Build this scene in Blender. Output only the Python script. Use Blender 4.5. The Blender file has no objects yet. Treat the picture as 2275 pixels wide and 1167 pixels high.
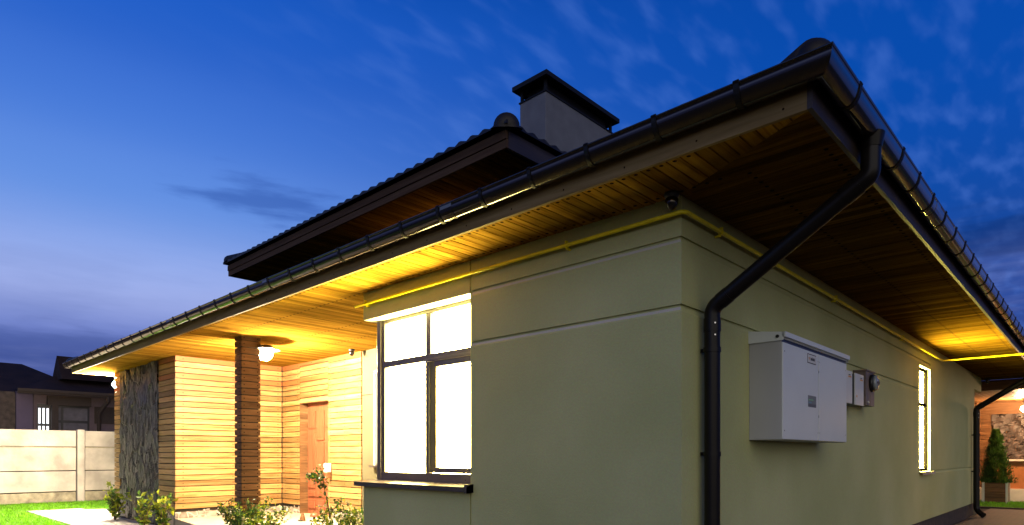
import bpy, math, random
from mathutils import Vector, noise as mn
R = math.radians
random.seed(7)
sc = bpy.context.scene
C = sc.collection

# ---------------------------------------------------------------- camera
cam = bpy.data.cameras.new('camera'); camo = bpy.data.objects.new('camera', cam); C.objects.link(camo)
camo.location = (2.048, -3.805, 1.28); camo.rotation_euler = (R(90), 0, R(43.315))
cam.sensor_width = 36; cam.lens = 22.195; cam.shift_y = 0.18835; cam.clip_start = 0.05; cam.clip_end = 3000
sc.camera = camo

# ---------------------------------------------------------------- world: dusk sky
def lin(r, g, b):
    f = lambda c: (c/255/12.92) if c/255 <= .04045 else ((c/255+.055)/1.055)**2.4
    return (f(r), f(g), f(b), 1)
W = bpy.data.worlds.new('World'); sc.world = W; W.use_nodes = True
nt = W.node_tree; N = nt.nodes; L = nt.links; N.clear()
def nd(t, **k):
    n = N.new(t)
    for a, v in k.items(): setattr(n, a, v)
    return n
def wmath(op, a, b=None, c=None, clamp=False):
    n = nd('ShaderNodeMath', operation=op, use_clamp=clamp)
    for i, v in enumerate((a, b, c)):
        if v is None: continue
        if isinstance(v, (int, float)): n.inputs[i].default_value = v
        else: L.new(v, n.inputs[i])
    return n.outputs[0]
def wvec(op, a, b):
    n = nd('ShaderNodeVectorMath', operation=op)
    for i, v in enumerate((a, b)):
        if v is None: continue
        if isinstance(v, (tuple, list)): n.inputs[i].default_value = v
        else: L.new(v, n.inputs[i])
    return n
def wramp(fac, stops, interp='CARDINAL'):
    n = nd('ShaderNodeValToRGB'); e = n.color_ramp.elements; n.color_ramp.interpolation = interp
    while len(e) < len(stops): e.new(.5)
    for i, (p, c) in enumerate(stops): e[i].position = p; e[i].color = c
    L.new(fac, n.inputs[0]); return n.outputs[0]
def wmix(fac, a, b, mode='MIX'):
    n = nd('ShaderNodeMix', data_type='RGBA', blend_type=mode)
    if isinstance(fac, (int, float)): n.inputs[0].default_value = fac
    else: L.new(fac, n.inputs[0])
    for i, v in ((6, a), (7, b)):
        if isinstance(v, tuple): n.inputs[i].default_value = v
        else: L.new(v, n.inputs[i])
    return n.outputs[2]
def wrange(v, a, b, c=0., d=1.):
    n = nd('ShaderNodeMapRange', interpolation_type='SMOOTHSTEP'); L.new(v, n.inputs[0])
    n.inputs[1].default_value = a; n.inputs[2].default_value = b; n.inputs[3].default_value = c; n.inputs[4].default_value = d
    return n.outputs[0]
tc = nd('ShaderNodeTexCoord'); D = wvec('NORMALIZE', tc.outputs['Generated'], None).outputs[0]
sp = nd('ShaderNodeSeparateXYZ'); L.new(D, sp.inputs[0]); Z = sp.outputs[2]
U = wvec('DOT_PRODUCT', D, (.7276, .686, 0)).outputs['Value']
rl = wramp(Z, [(0.0, lin(46, 58, 112)), (.10, lin(60, 78, 146)), (.155, lin(108, 126, 197)), (.22, lin(156, 174, 233)), (.31, lin(114, 153, 229)), (.39, lin(84, 132, 221)), (.48, lin(52, 106, 206)), (.58, lin(22, 86, 190)), (.75, lin(8, 58, 142)), (1.0, lin(5, 36, 92))])
rr = wramp(Z, [(0.0, lin(50, 62, 120)), (.16, lin(48, 74, 150)), (.27, lin(24, 72, 158)), (.40, lin(10, 76, 172)), (.58, lin(4, 70, 165)), (.8, lin(4, 46, 118)), (1.0, lin(4, 34, 90))])
base = wmix(wrange(U, -.50, .42), rl, rr)
# high streaky cloud: the direction dropped on a flat layer overhead, noise drawn out along one bearing
inv = wmath('DIVIDE', 1.0, wmath('ADD', Z, .12))
lay = wvec('SCALE', D, None); L.new(inv, lay.inputs['Scale'])
mp = nd('ShaderNodeMapping'); L.new(lay.outputs[0], mp.inputs[0]); mp.inputs['Rotation'].default_value = (0, 0, R(28)); mp.inputs['Scale'].default_value = (8.5, 3.2, 1)
ns = nd('ShaderNodeTexNoise'); L.new(mp.outputs[0], ns.inputs['Vector']); ns.inputs['Scale'].default_value = 2.7; ns.inputs['Detail'].default_value = 3; ns.inputs['Roughness'].default_value = .4; ns.inputs['Distortion'].default_value = .1
wisp = wmath('MULTIPLY', wrange(ns.outputs[0], .42, .82), wrange(U, -.42, -.02, .08, 1.0))
base = wmix(wmath('MULTIPLY', wisp, .38), base, lin(78, 122, 212))
ns2 = nd('ShaderNodeTexNoise'); mp2 = nd('ShaderNodeMapping'); L.new(D, mp2.inputs[0]); mp2.inputs['Scale'].default_value = (2.2, 2.2, 13)
L.new(mp2.outputs[0], ns2.inputs['Vector']); ns2.inputs['Scale'].default_value = 1.5; ns2.inputs['Detail'].default_value = 5; ns2.inputs['Roughness'].default_value = .55
low = wmath('MULTIPLY', wrange(ns2.outputs[0], .46, .70), wrange(Z, .12, .36, 1., 0.))
base = wmix(wmath('MULTIPLY', low, .28), base, lin(72, 96, 164))
lowl = wmath('MULTIPLY', wrange(ns2.outputs[0], .52, .30), wrange(Z, .15, .34, .8, 0.))
base = wmix(wmath('MULTIPLY', lowl, .35), base, lin(165, 175, 228))
# two small dark cloud banks
nsw = nd('ShaderNodeTexNoise'); L.new(mp2.outputs[0], nsw.inputs['Vector']); nsw.inputs['Scale'].default_value = 5; nsw.inputs['Detail'].default_value = 4
def bank(d0, sx, sz, amt, col, base):
    v = Vector(d0).normalized()
    du = wmath('MULTIPLY', wmath('SUBTRACT', U, v.dot(Vector((.7276, .686, 0)))), 1/sx)
    dz = wmath('MULTIPLY', wmath('SUBTRACT', Z, v.z), 1/sz)
    ln = wmath('SQRT', wmath('ADD', wmath('MULTIPLY', du, du), wmath('MULTIPLY', dz, dz)))
    ln = wmath('ADD', ln, wmath('MULTIPLY', wmath('SUBTRACT', nsw.outputs[0], .5), 2.4))
    front = wrange(wvec('DOT_PRODUCT', D, (-.686, .7276, 0)).outputs['Value'], 0., .2)
    return wmix(wmath('MULTIPLY', wmath('MULTIPLY', wrange(ln, .15, 1.15, 1., 0.), amt), front), base, col)
def dpx(x, y):
    a, b = (x-1137.5)/1402.6, (1012-y)/1402.6
    return (.7276*a-.686, .686*a+.7276, b)
base = bank(dpx(610, 452), .100, .030, .62, lin(48, 88, 172), base)
base = bank(dpx(2230, 515), .13, .035, .5, lin(8, 38, 96), base)
base = bank(dpx(60, 775), .22, .035, .4, lin(46, 66, 128), base)
bg = nd('ShaderNodeBackground'); L.new(base, bg.inputs[0]); bg.inputs[1].default_value = 1.0
SUN_EL, SUN_AZ = 11.0, 127.8      # low, warm, very soft light of the street behind the camera
sky = nd('ShaderNodeTexSky', sky_type='NISHITA'); sky.sun_disc = False; sky.sun_elevation = R(-4); sky.sun_rotation = R(SUN_AZ)
bg2 = nd('ShaderNodeBackground'); L.new(sky.outputs[0], bg2.inputs[0]); bg2.inputs[1].default_value = .05
ad = nd('ShaderNodeAddShader'); L.new(bg.outputs[0], ad.inputs[0]); L.new(bg2.outputs[0], ad.inputs[1])
ow = nd('ShaderNodeOutputWorld'); L.new(ad.outputs[0], ow.inputs[0])

# ---------------------------------------------------------------- one soft sun lamp, exposure
sl = bpy.data.lights.new('sun', 'SUN'); so = bpy.data.objects.new('sun', sl); C.objects.link(so)
sl.energy = 1.42; sl.angle = R(85); sl.color = (1.0, .86, .50)
sd = Vector((-.79*math.cos(R(SUN_EL)), .613*math.cos(R(SUN_EL)), -math.sin(R(SUN_EL))))
so.rotation_euler = sd.to_track_quat('-Z', 'Y').to_euler(); so.location = (8, -10, 8)
vs = sc.view_settings; vs.view_transform = 'Standard'; vs.look = 'None'; vs.exposure = 0; vs.gamma = 1
sc.render.engine = 'CYCLES'; cy = sc.cycles
cy.use_denoising = True; cy.max_bounces = 7; cy.diffuse_bounces = 4; cy.glossy_bounces = 3; cy.sample_clamp_indirect = 6; cy.caustics_reflective = False; cy.caustics_refractive = False

# ---------------------------------------------------------------- materials
MATS = {}
def newmat(name):
    m = bpy.data.materials.new(name); m.use_nodes = True; MATS[name] = m
    t = m.node_tree; b = t.nodes['Principled BSDF']
    return m, t, b
def col4(c): return (c[0], c[1], c[2], 1)
def mat_plain(name, c, rough=.6, metal=0, var=.15, scale=8, bump=0, bscale=60, coat=0, spec=.5):
    m, t, b = newmat(name); n = t.nodes; l = t.links
    tcn = n.new('ShaderNodeTexCoord'); no = n.new('ShaderNodeTexNoise'); no.inputs['Scale'].default_value = scale; no.inputs['Detail'].default_value = 6
    l.new(tcn.outputs['Object'], no.inputs['Vector'])
    r = n.new('ShaderNodeValToRGB'); r.color_ramp.elements[0].position = .3; r.color_ramp.elements[1].position = .7
    r.color_ramp.elements[0].color = col4([x*(1-var) for x in c]); r.color_ramp.elements[1].color = col4([min(1, x*(1+var)) for x in c])
    l.new(no.outputs[0], r.inputs[0]); l.new(r.outputs[0], b.inputs['Base Color'])
    mr = n.new('ShaderNodeMapRange'); mr.inputs[3].default_value = max(.02, rough-.08); mr.inputs[4].default_value = min(1, rough+.08); l.new(no.outputs[0], mr.inputs[0]); l.new(mr.outputs[0], b.inputs['Roughness'])
    b.inputs['Metallic'].default_value = metal; b.inputs['Coat Weight'].default_value = coat; b.inputs['Coat Roughness'].default_value = .09; b.inputs['Specular IOR Level'].default_value = spec
    if bump:
        nb = n.new('ShaderNodeTexNoise'); nb.inputs['Scale'].default_value = bscale; nb.inputs['Detail'].default_value = 4; l.new(tcn.outputs['Object'], nb.inputs['Vector'])
        bp = n.new('ShaderNodeBump'); bp.inputs['Strength'].default_value = bump; bp.inputs['Distance'].default_value = .01; l.new(nb.outputs[0], bp.inputs['Height']); l.new(bp.outputs[0], b.inputs['Normal'])
    return m
def mat_emit(name, c, s):
    m, t, b = newmat(name); b.inputs['Base Color'].default_value = (.8, .8, .8, 1); b.inputs['Emission Color'].default_value = col4(c); b.inputs['Emission Strength'].default_value = s; b.inputs['Roughness'].default_value = .3
    return m
def mat_stucco(name, c):
    m, t, b = newmat(name); n = t.nodes; l = t.links
    tcn = n.new('ShaderNodeTexCoord')
    n1 = n.new('ShaderNodeTexNoise'); n1.inputs['Scale'].default_value = .9; n1.inputs['Detail'].default_value = 5; l.new(tcn.outputs['Object'], n1.inputs['Vector'])
    r = n.new('ShaderNodeValToRGB'); r.color_ramp.elements[0].position = .35; r.color_ramp.elements[1].position = .68
    r.color_ramp.elements[0].color = col4([c[0]*.90, c[1]*.90, c[2]*.86]); r.color_ramp.elements[1].color = col4([c[0]*1.08, c[1]*1.06, c[2]*1.1]); l.new(n1.outputs[0], r.inputs[0])
    n2 = n.new('ShaderNodeTexNoise'); n2.inputs['Scale'].default_value = 62; n2.inputs['Detail'].default_value = 5; n2.inputs['Roughness'].default_value = .65; l.new(tcn.outputs['Object'], n2.inputs['Vector'])
    mx = n.new('ShaderNodeMix'); mx.data_type = 'RGBA'; mx.blend_type = 'OVERLAY'; mx.inputs[0].default_value = .22; l.new(r.outputs[0], mx.inputs[6]); l.new(n2.outputs['Color'], mx.inputs[7])
    hs = n.new('ShaderNodeHueSaturation'); hs.inputs['Saturation'].default_value = .96; l.new(mx.outputs[2], hs.inputs['Color']); l.new(hs.outputs[0], b.inputs['Base Color'])
    mpn = n.new('ShaderNodeMapping'); mpn.inputs['Scale'].default_value = (6, 6, .5); l.new(tcn.outputs['Object'], mpn.inputs[0])
    bp = n.new('ShaderNodeBump'); bp.inputs['Strength'].default_value = .5; bp.inputs['Distance'].default_value = .005; l.new(n2.outputs[0], bp.inputs['Height']); l.new(bp.outputs[0], b.inputs['Normal'])
    b.inputs['Roughness'].default_value = .88; b.inputs['Specular IOR Level'].default_value = .2
    return m
def mat_wood(name, axis, pitch, off, scl, dark, mid, light, rough=.5, tint=.35, knots=True, coat=0, red=None, spec=.4):
    """boards stacked along `axis` every `pitch`; grain runs where scl is small"""
    m, t, b = newmat(name); n = t.nodes; l = t.links
    tcn = n.new('ShaderNodeTexCoord'); s = n.new('ShaderNodeSeparateXYZ'); l.new(tcn.outputs['Object'], s.inputs[0])
    a = n.new('ShaderNodeMath'); a.operation = 'SUBTRACT'; l.new(s.outputs['XYZ'.index(axis)], a.inputs[0]); a.inputs[1].default_value = off
    d = n.new('ShaderNodeMath'); d.operation = 'DIVIDE'; l.new(a.outputs[0], d.inputs[0]); d.inputs[1].default_value = pitch
    f = n.new('ShaderNodeMath'); f.operation = 'FLOOR'; l.new(d.outputs[0], f.inputs[0])
    wn = n.new('ShaderNodeTexWhiteNoise'); wn.noise_dimensions = '1D'; l.new(f.outputs[0], wn.inputs['W'])
    mpn = n.new('ShaderNodeMapping'); mpn.inputs['Scale'].default_value = scl; l.new(tcn.outputs['Object'], mpn.inputs[0])
    av = n.new('ShaderNodeVectorMath'); av.operation = 'MULTIPLY_ADD'; l.new(wn.outputs['Color'], av.inputs[0]); av.inputs[1].default_value = (40, 40, 40); l.new(mpn.outputs[0], av.inputs[2])
    g = n.new('ShaderNodeTexNoise'); g.inputs['Scale'].default_value = 1; g.inputs['Detail'].default_value = 7; g.inputs['Roughness'].default_value = .62; g.inputs['Distortion'].default_value = .7; l.new(av.outputs[0], g.inputs['Vector'])
    r = n.new('ShaderNodeValToRGB'); e = r.color_ramp.elements; e.new(.5); e[0].position = .28; e[1].position = .5; e[2].position = .74
    e[0].color = col4(dark); e[1].color = col4(mid); e[2].color = col4(light); l.new(g.outputs[0], r.inputs[0])
    mr = n.new('ShaderNodeMapRange'); mr.inputs[3].default_value = 1-tint; mr.inputs[4].default_value = 1+tint*.6; l.new(wn.outputs['Value'], mr.inputs[0])
    mx = n.new('ShaderNodeMix'); mx.data_type = 'RGBA'; mx.blend_type = 'MULTIPLY'; mx.inputs[0].default_value = 1; l.new(r.outputs[0], mx.inputs[6]); l.new(mr.outputs[0], mx.inputs[7])
    out = mx.outputs[2]
    if red:      # some boards are a redder cut
        w2 = n.new('ShaderNodeTexWhiteNoise'); w2.noise_dimensions = '1D'; ad2 = n.new('ShaderNodeMath'); ad2.operation = 'ADD'; ad2.inputs[1].default_value = 31.7; l.new(f.outputs[0], ad2.inputs[0]); l.new(ad2.outputs[0], w2.inputs['W'])
        gt = n.new('ShaderNodeMath'); gt.operation = 'GREATER_THAN'; gt.inputs[1].default_value = .80; l.new(w2.outputs['Value'], gt.inputs[0])
        mu = n.new('ShaderNodeMath'); mu.operation = 'MULTIPLY'; mu.inputs[1].default_value = .9; l.new(gt.outputs[0], mu.inputs[0])
        m2 = n.new('ShaderNodeMix'); m2.data_type = 'RGBA'; m2.blend_type = 'MIX'; l.new(mu.outputs[0], m2.inputs[0]); l.new(out, m2.inputs[6]); m2.inputs[7].default_value = col4(red); out = m2.outputs[2]
    if knots:
        v = n.new('ShaderNodeTexVoronoi'); v.inputs['Scale'].default_value = 1; mk = n.new('ShaderNodeVectorMath'); mk.operation = 'MULTIPLY'; l.new(av.outputs[0], mk.inputs[0]); mk.inputs[1].default_value = (.42, .42, .42); l.new(mk.outputs[0], v.inputs['Vector'])
        k = n.new('ShaderNodeMapRange'); k.inputs[1].default_value = .04; k.inputs[2].default_value = .16; k.inputs[3].default_value = .7; k.inputs[4].default_value = 0; l.new(v.outputs['Distance'], k.inputs[0])
        m3 = n.new('ShaderNodeMix'); m3.data_type = 'RGBA'; l.new(k.outputs[0], m3.inputs[0]); l.new(out, m3.inputs[6]); m3.inputs[7].default_value = col4([x*.55 for x in dark]); out = m3.outputs[2]
    l.new(out, b.inputs['Base Color']); b.inputs['Roughness'].default_value = rough; b.inputs['Coat Weight'].default_value = coat; b.inputs['Coat Roughness'].default_value = .3; b.inputs['Specular IOR Level'].default_value = spec
    bp = n.new('ShaderNodeBump'); bp.inputs['Strength'].default_value = .25; bp.inputs['Distance'].default_value = .003; l.new(g.outputs[0], bp.inputs['Height']); l.new(bp.outputs[0], b.inputs['Normal'])
    return m
def mat_flag(name, cells, joint, scale, stretch=(1, 1, 1)):
    m, t, b = newmat(name); n = t.nodes; l = t.links
    tcn = n.new('ShaderNodeTexCoord'); mpn = n.new('ShaderNodeMapping'); mpn.inputs['Scale'].default_value = stretch; l.new(tcn.outputs['Object'], mpn.inputs[0])
    nz = n.new('ShaderNodeTexNoise'); nz.inputs['Scale'].default_value = 4; l.new(mpn.outputs[0], nz.inputs['Vector'])
    av = n.new('ShaderNodeVectorMath'); av.operation = 'MULTIPLY_ADD'; l.new(nz.outputs['Color'], av.inputs[0]); av.inputs[1].default_value = (.06, .06, .06); l.new(mpn.outputs[0], av.inputs[2])
    v = n.new('ShaderNodeTexVoronoi'); v.feature = 'DISTANCE_TO_EDGE'; v.inputs['Scale'].default_value = scale; l.new(av.outputs[0], v.inputs['Vector'])
    v2 = n.new('ShaderNodeTexVoronoi'); v2.inputs['Scale'].default_value = scale; l.new(av.outputs[0], v2.inputs['Vector'])
    hv = n.new('ShaderNodeMix'); hv.data_type = 'RGBA'; hv.inputs[6].default_value = col4([x*.6 for x in cells]); hv.inputs[7].default_value = col4([x*1.4 for x in cells])
    sv = n.new('ShaderNodeSeparateColor'); l.new(v2.outputs['Color'], sv.inputs[0]); l.new(sv.outputs[0], hv.inputs[0])
    k = n.new('ShaderNodeMapRange'); k.inputs[1].default_value = .02; k.inputs[2].default_value = .06; l.new(v.outputs['Distance'], k.inputs[0])
    mx = n.new('ShaderNodeMix'); mx.data_type = 'RGBA'; l.new(k.outputs[0], mx.inputs[0]); mx.inputs[6].default_value = col4(joint); l.new(hv.outputs[2], mx.inputs[7]); l.new(mx.outputs[2], b.inputs['Base Color'])
    n3 = n.new('ShaderNodeTexNoise'); n3.inputs['Scale'].default_value = 30; n3.inputs['Detail'].default_value = 5; l.new(tcn.outputs['Object'], n3.inputs['Vector'])
    hs = n.new('ShaderNodeMath'); hs.operation = 'MULTIPLY_ADD'; l.new(n3.outputs[0], hs.inputs[0]); hs.inputs[1].default_value = .4; l.new(k.outputs[0], hs.inputs[2])
    bp = n.new('ShaderNodeBump'); bp.inputs['Strength'].default_value = .6; bp.inputs['Distance'].default_value = .015; l.new(hs.outputs[0], bp.inputs['Height']); l.new(bp.outputs[0], b.inputs['Normal']); b.inputs['Roughness'].default_value = .75
    return m
def mat_brick(name, c1, c2, joint, w, h, rot=0, wear=.3):
    m, t, b = newmat(name); n = t.nodes; l = t.links
    tcn = n.new('ShaderNodeTexCoord'); mpn = n.new('ShaderNodeMapping'); mpn.inputs['Rotation'].default_value = (0, 0, rot); l.new(tcn.outputs['Object'], mpn.inputs[0])
    br = n.new('ShaderNodeTexBrick'); br.inputs['Scale'].default_value = 1; br.inputs['Brick Width'].default_value = w; br.inputs['Row Height'].default_value = h; br.inputs['Mortar Size'].default_value = .006; br.inputs['Mortar Smooth'].default_value = .3
    br.inputs['Color1'].default_value = col4(c1); br.inputs['Color2'].default_value = col4(c2); br.inputs['Mortar'].default_value = col4(joint); l.new(mpn.outputs[0], br.inputs['Vector'])
    no = n.new('ShaderNodeTexNoise'); no.inputs['Scale'].default_value = 14; no.inputs['Detail'].default_value = 6; l.new(tcn.outputs['Object'], no.inputs['Vector'])
    mx = n.new('ShaderNodeMix'); mx.data_type = 'RGBA'; mx.blend_type = 'OVERLAY'; mx.inputs[0].default_value = wear; l.new(br.outputs['Color'], mx.inputs[6]); l.new(no.outputs[0], mx.inputs[7]); l.new(mx.outputs[2], b.inputs['Base Color'])
    iv = n.new('ShaderNodeMath'); iv.operation = 'SUBTRACT'; iv.inputs[0].default_value = 1; l.new(br.outputs['Fac'], iv.inputs[1])
    bp = n.new('ShaderNodeBump'); bp.inputs['Strength'].default_value = .6; bp.inputs['Distance'].default_value = .008; l.new(iv.outputs[0], bp.inputs['Height']); l.new(bp.outputs[0], b.inputs['Normal']); b.inputs['Roughness'].default_value = .7
    return m
def mat_leaf(name, c):
    m, t, b = newmat(name); n = t.nodes; l = t.links
    tcn = n.new('ShaderNodeTexCoord'); no = n.new('ShaderNodeTexNoise'); no.inputs['Scale'].default_value = 9; l.new(tcn.outputs['Object'], no.inputs['Vector'])
    r = n.new('ShaderNodeValToRGB'); r.color_ramp.elements[0].position = .35; r.color_ramp.elements[1].position = .65
    r.color_ramp.elements[0].color = col4([x*.6 for x in c]); r.color_ramp.elements[1].color = col4([x*1.35 for x in c]); l.new(no.outputs[0], r.inputs[0]); l.new(r.outputs[0], b.inputs['Base Color'])
    b.inputs['Roughness'].default_value = .42; b.inputs['Transmission Weight'].default_value = 0
    tr = n.new('ShaderNodeBsdfTranslucent'); l.new(r.outputs[0], tr.inputs[0]); ms = n.new('ShaderNodeMixShader'); ms.inputs[0].default_value = .35
    l.new(b.outputs[0], ms.inputs[1]); l.new(tr.outputs[0], ms.inputs[2]); l.new(ms.outputs[0], n['Material Output'].inputs['Surface'])
    return m
M = MATS
mat_stucco('stucco', (.438, .462, .212))
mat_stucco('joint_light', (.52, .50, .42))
mat_stucco('cream', (.125, .112, .064))
mat_plain('plinth', (.055, .042, .035), .75, var=.5, scale=14, bump=.6, bscale=20)
SO = ((.115, .052, .0065), (.28, .150, .018), (.38, .215, .030))
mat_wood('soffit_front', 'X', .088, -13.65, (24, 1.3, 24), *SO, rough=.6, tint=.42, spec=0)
mat_wood('soffit_side_shaded', 'Y', .088, -.5, (1.3, 24, 24), (.060, .027, .0034), (.145, .078, .0095), (.21, .118, .016), rough=.6, tint=.42, spec=0)  # same wood as the front soffit; the corner's shade is in the darker colour
CL = ((.24, .115, .034), (.39, .222, .080), (.52, .335, .15))
mat_wood('cladding', 'Z', .0985, .355, (1.6, 1.6, 26), *CL, rough=.5, tint=.42, red=(.34, .115, .038), spec=.2)
mat_wood('column_wood', 'Z', .0985, .19, (3, 3, 26), (.11, .05, .02), (.17, .085, .036), (.23, .125, .06), rough=.6, tint=.3, spec=.2)
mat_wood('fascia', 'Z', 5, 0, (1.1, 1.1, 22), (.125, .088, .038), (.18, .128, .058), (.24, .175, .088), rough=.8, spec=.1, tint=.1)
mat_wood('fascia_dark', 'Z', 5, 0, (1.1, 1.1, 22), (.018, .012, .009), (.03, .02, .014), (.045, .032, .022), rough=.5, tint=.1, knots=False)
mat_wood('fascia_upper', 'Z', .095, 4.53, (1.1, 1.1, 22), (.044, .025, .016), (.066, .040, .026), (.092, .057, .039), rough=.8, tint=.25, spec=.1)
mat_wood('door_wood', 'Z', 9, 0, (22, 22, 1.2), (.20, .055, .025), (.30, .095, .045), (.38, .14, .07), rough=.38, tint=.05, knots=False, coat=.3)
mat_wood('planter_wood', 'Z', .13, 0, (3, 3, 26), (.13, .055, .02), (.20, .09, .035), (.27, .13, .05), rough=.55, tint=.3)
mat_wood('terrace_wood', 'X', .11, 0, (18, 1.2, 18), (.26, .11, .04), (.40, .19, .07), (.50, .26, .11), rough=.5, tint=.3)
mat_plain('gap', (.012, .008, .006), .9)
mat_plain('nail', (.02, .013, .008), .95, spec=0)
mat_plain('roof_tile', (.013, .010, .009), .5, var=.3, scale=5, spec=.3)
mat_plain('gutter', (.030, .021, .016), .20, metal=.7, var=.12, scale=3, spec=.5, coat=1)
mat_plain('bracket', (.006, .005, .005), .5, spec=.2)
mat_plain('pipe_brown', (.008, .0066, .006), .36, var=.15, scale=6, spec=.2)
mat_plain('frame', (.085, .066, .075), .35, var=.12, scale=10, coat=.15)
mat_plain('frame_side', (.16, .13, .05), .45)
mat_plain('sill_metal', (.05, .036, .04), .3, var=.15, coat=.3)
mat_plain('white_reveal', (.80, .78, .68), .7, var=.03)
mat_plain('chimney', (.125, .135, .165), .85, var=.12, scale=6, bump=.3, bscale=80)
mat_plain('chimney_cap', (.007, .0065, .007), .6, spec=.2)
mat_plain('gas_yellow', (.84, .73, .010), .4, var=.1, scale=12)
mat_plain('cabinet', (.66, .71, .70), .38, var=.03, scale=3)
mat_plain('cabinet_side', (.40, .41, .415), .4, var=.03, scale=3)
mat_plain('grey_plastic', (.64, .66, .64), .4, var=.05)
mat_plain('dark_grey', (.09, .10, .115), .5)
mat_plain('meter_body', (.17, .13, .11), .5, var=.25, scale=20)
mat_plain('glass', (.24, .27, .27), .08, var=.1, coat=.8)
mat_plain('label', (.66, .66, .62), .5, var=.04)
mat_plain('ink', (.05, .05, .055), .6)
mat_plain('orange', (.65, .30, .03), .5)
mat_plain('green_ink', (.18, .42, .22), .5)
mat_plain('blue_ink', (.12, .25, .32), .5)
mat_plain('display_grey', (.20, .21, .215), .7)
mat_plain('steel_sill', (.45, .43, .38), .45, metal=.3)
mat_plain('black', (.015, .015, .016), .35)
mat_plain('steel', (.6, .6, .6), .3, metal=1)
mat_plain('concrete', (.50, .44, .38), .85, var=.26, scale=2.2, bump=.35, bscale=25)
mat_plain('concrete_low', (.33, .29, .20), .9, var=.45, scale=5, bump=.5, bscale=25)
mat_plain('soil', (.022, .017, .012), .95, var=.5, scale=9, bump=.6, bscale=15)
mat_plain('slab', (.56, .47, .34), .6, var=.08, scale=3, bump=.1)
mat_plain('lawn', (.09, .21, .015), .9, var=.35, scale=12, bump=.5, bscale=80)
mat_plain('slate', (.055, .051, .052), .42, var=.5, scale=7, bump=.7, bscale=22)
mat_plain('slate_warm', (.055, .043, .040), .55, var=.5, scale=6, bump=.7, bscale=18)
mat_flag('flagstone', (.27, .23, .20), (.60, .54, .47), 5.5, (1, 1, 1.6))
mat_brick('paving', (.50, .47, .44), (.42, .40, .38), (.16, .15, .13), .30, .15, rot=R(5))
mat_brick('paver_brown', (.085, .055, .045), (.062, .042, .036), (.02, .015, .012), .24, .12, rot=R(0))
mat_emit('window_glow', (1.0, .83, .26), 110)
mat_emit('window_glow_side', (1.0, .80, .15), 170.0)
mat_plain('frame_black', (.004, .0035, .004), .8, spec=0)
mat_emit('window_glow_low', (1.0, .86, .5), 1.6)
mat_emit('clerestory_glow', (1.0, .50, .14), 2.6)
mat_emit('porch_globe', (1.0, .80, .50), 5000)
mat_emit('side_globe', (1.0, .82, .60), 19000)
mat_emit('terrace_globe', (1.0, .60, .30), 1150)
mat_emit('far_pane', (.80, .88, 1.0), 1.4)
mat_plain('n_roof', (.022, .015, .016), .8, var=.35, scale=2, spec=.1)
mat_plain('n_wall', (0.126, 0.092, 0.105), .85, var=.08)
mat_plain('n_purple', (0.113, 0.088, 0.143), .85, var=.06)
mat_plain('n_brown', (0.042, 0.029, 0.023), .8)
mat_plain('n_stone', (0.066, 0.050, 0.042), .85, var=.5, scale=6, bump=.5)
mat_plain('curtain', (0.109, 0.101, 0.118), .8, var=.25, scale=5)
mat_plain('orange_panel', (.42, .16, .05), .6, var=.12)
mat_plain('white_base', (.75, .70, .62), .6, var=.05)
mat_leaf('leaf_dark', (.035, .085, .018))
mat_leaf('leaf_mid', (.07, .15, .022))
mat_leaf('leaf_yellow', (.30, .36, .02))
mat_leaf('leaf_thuja', (.04, .10, .016))
mat_leaf('blossom', (.75, .68, .40))
mat_leaf('grass_blade', (.17, .44, .012))
mat_plain('stem', (.10, .075, .035), .8)

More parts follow.
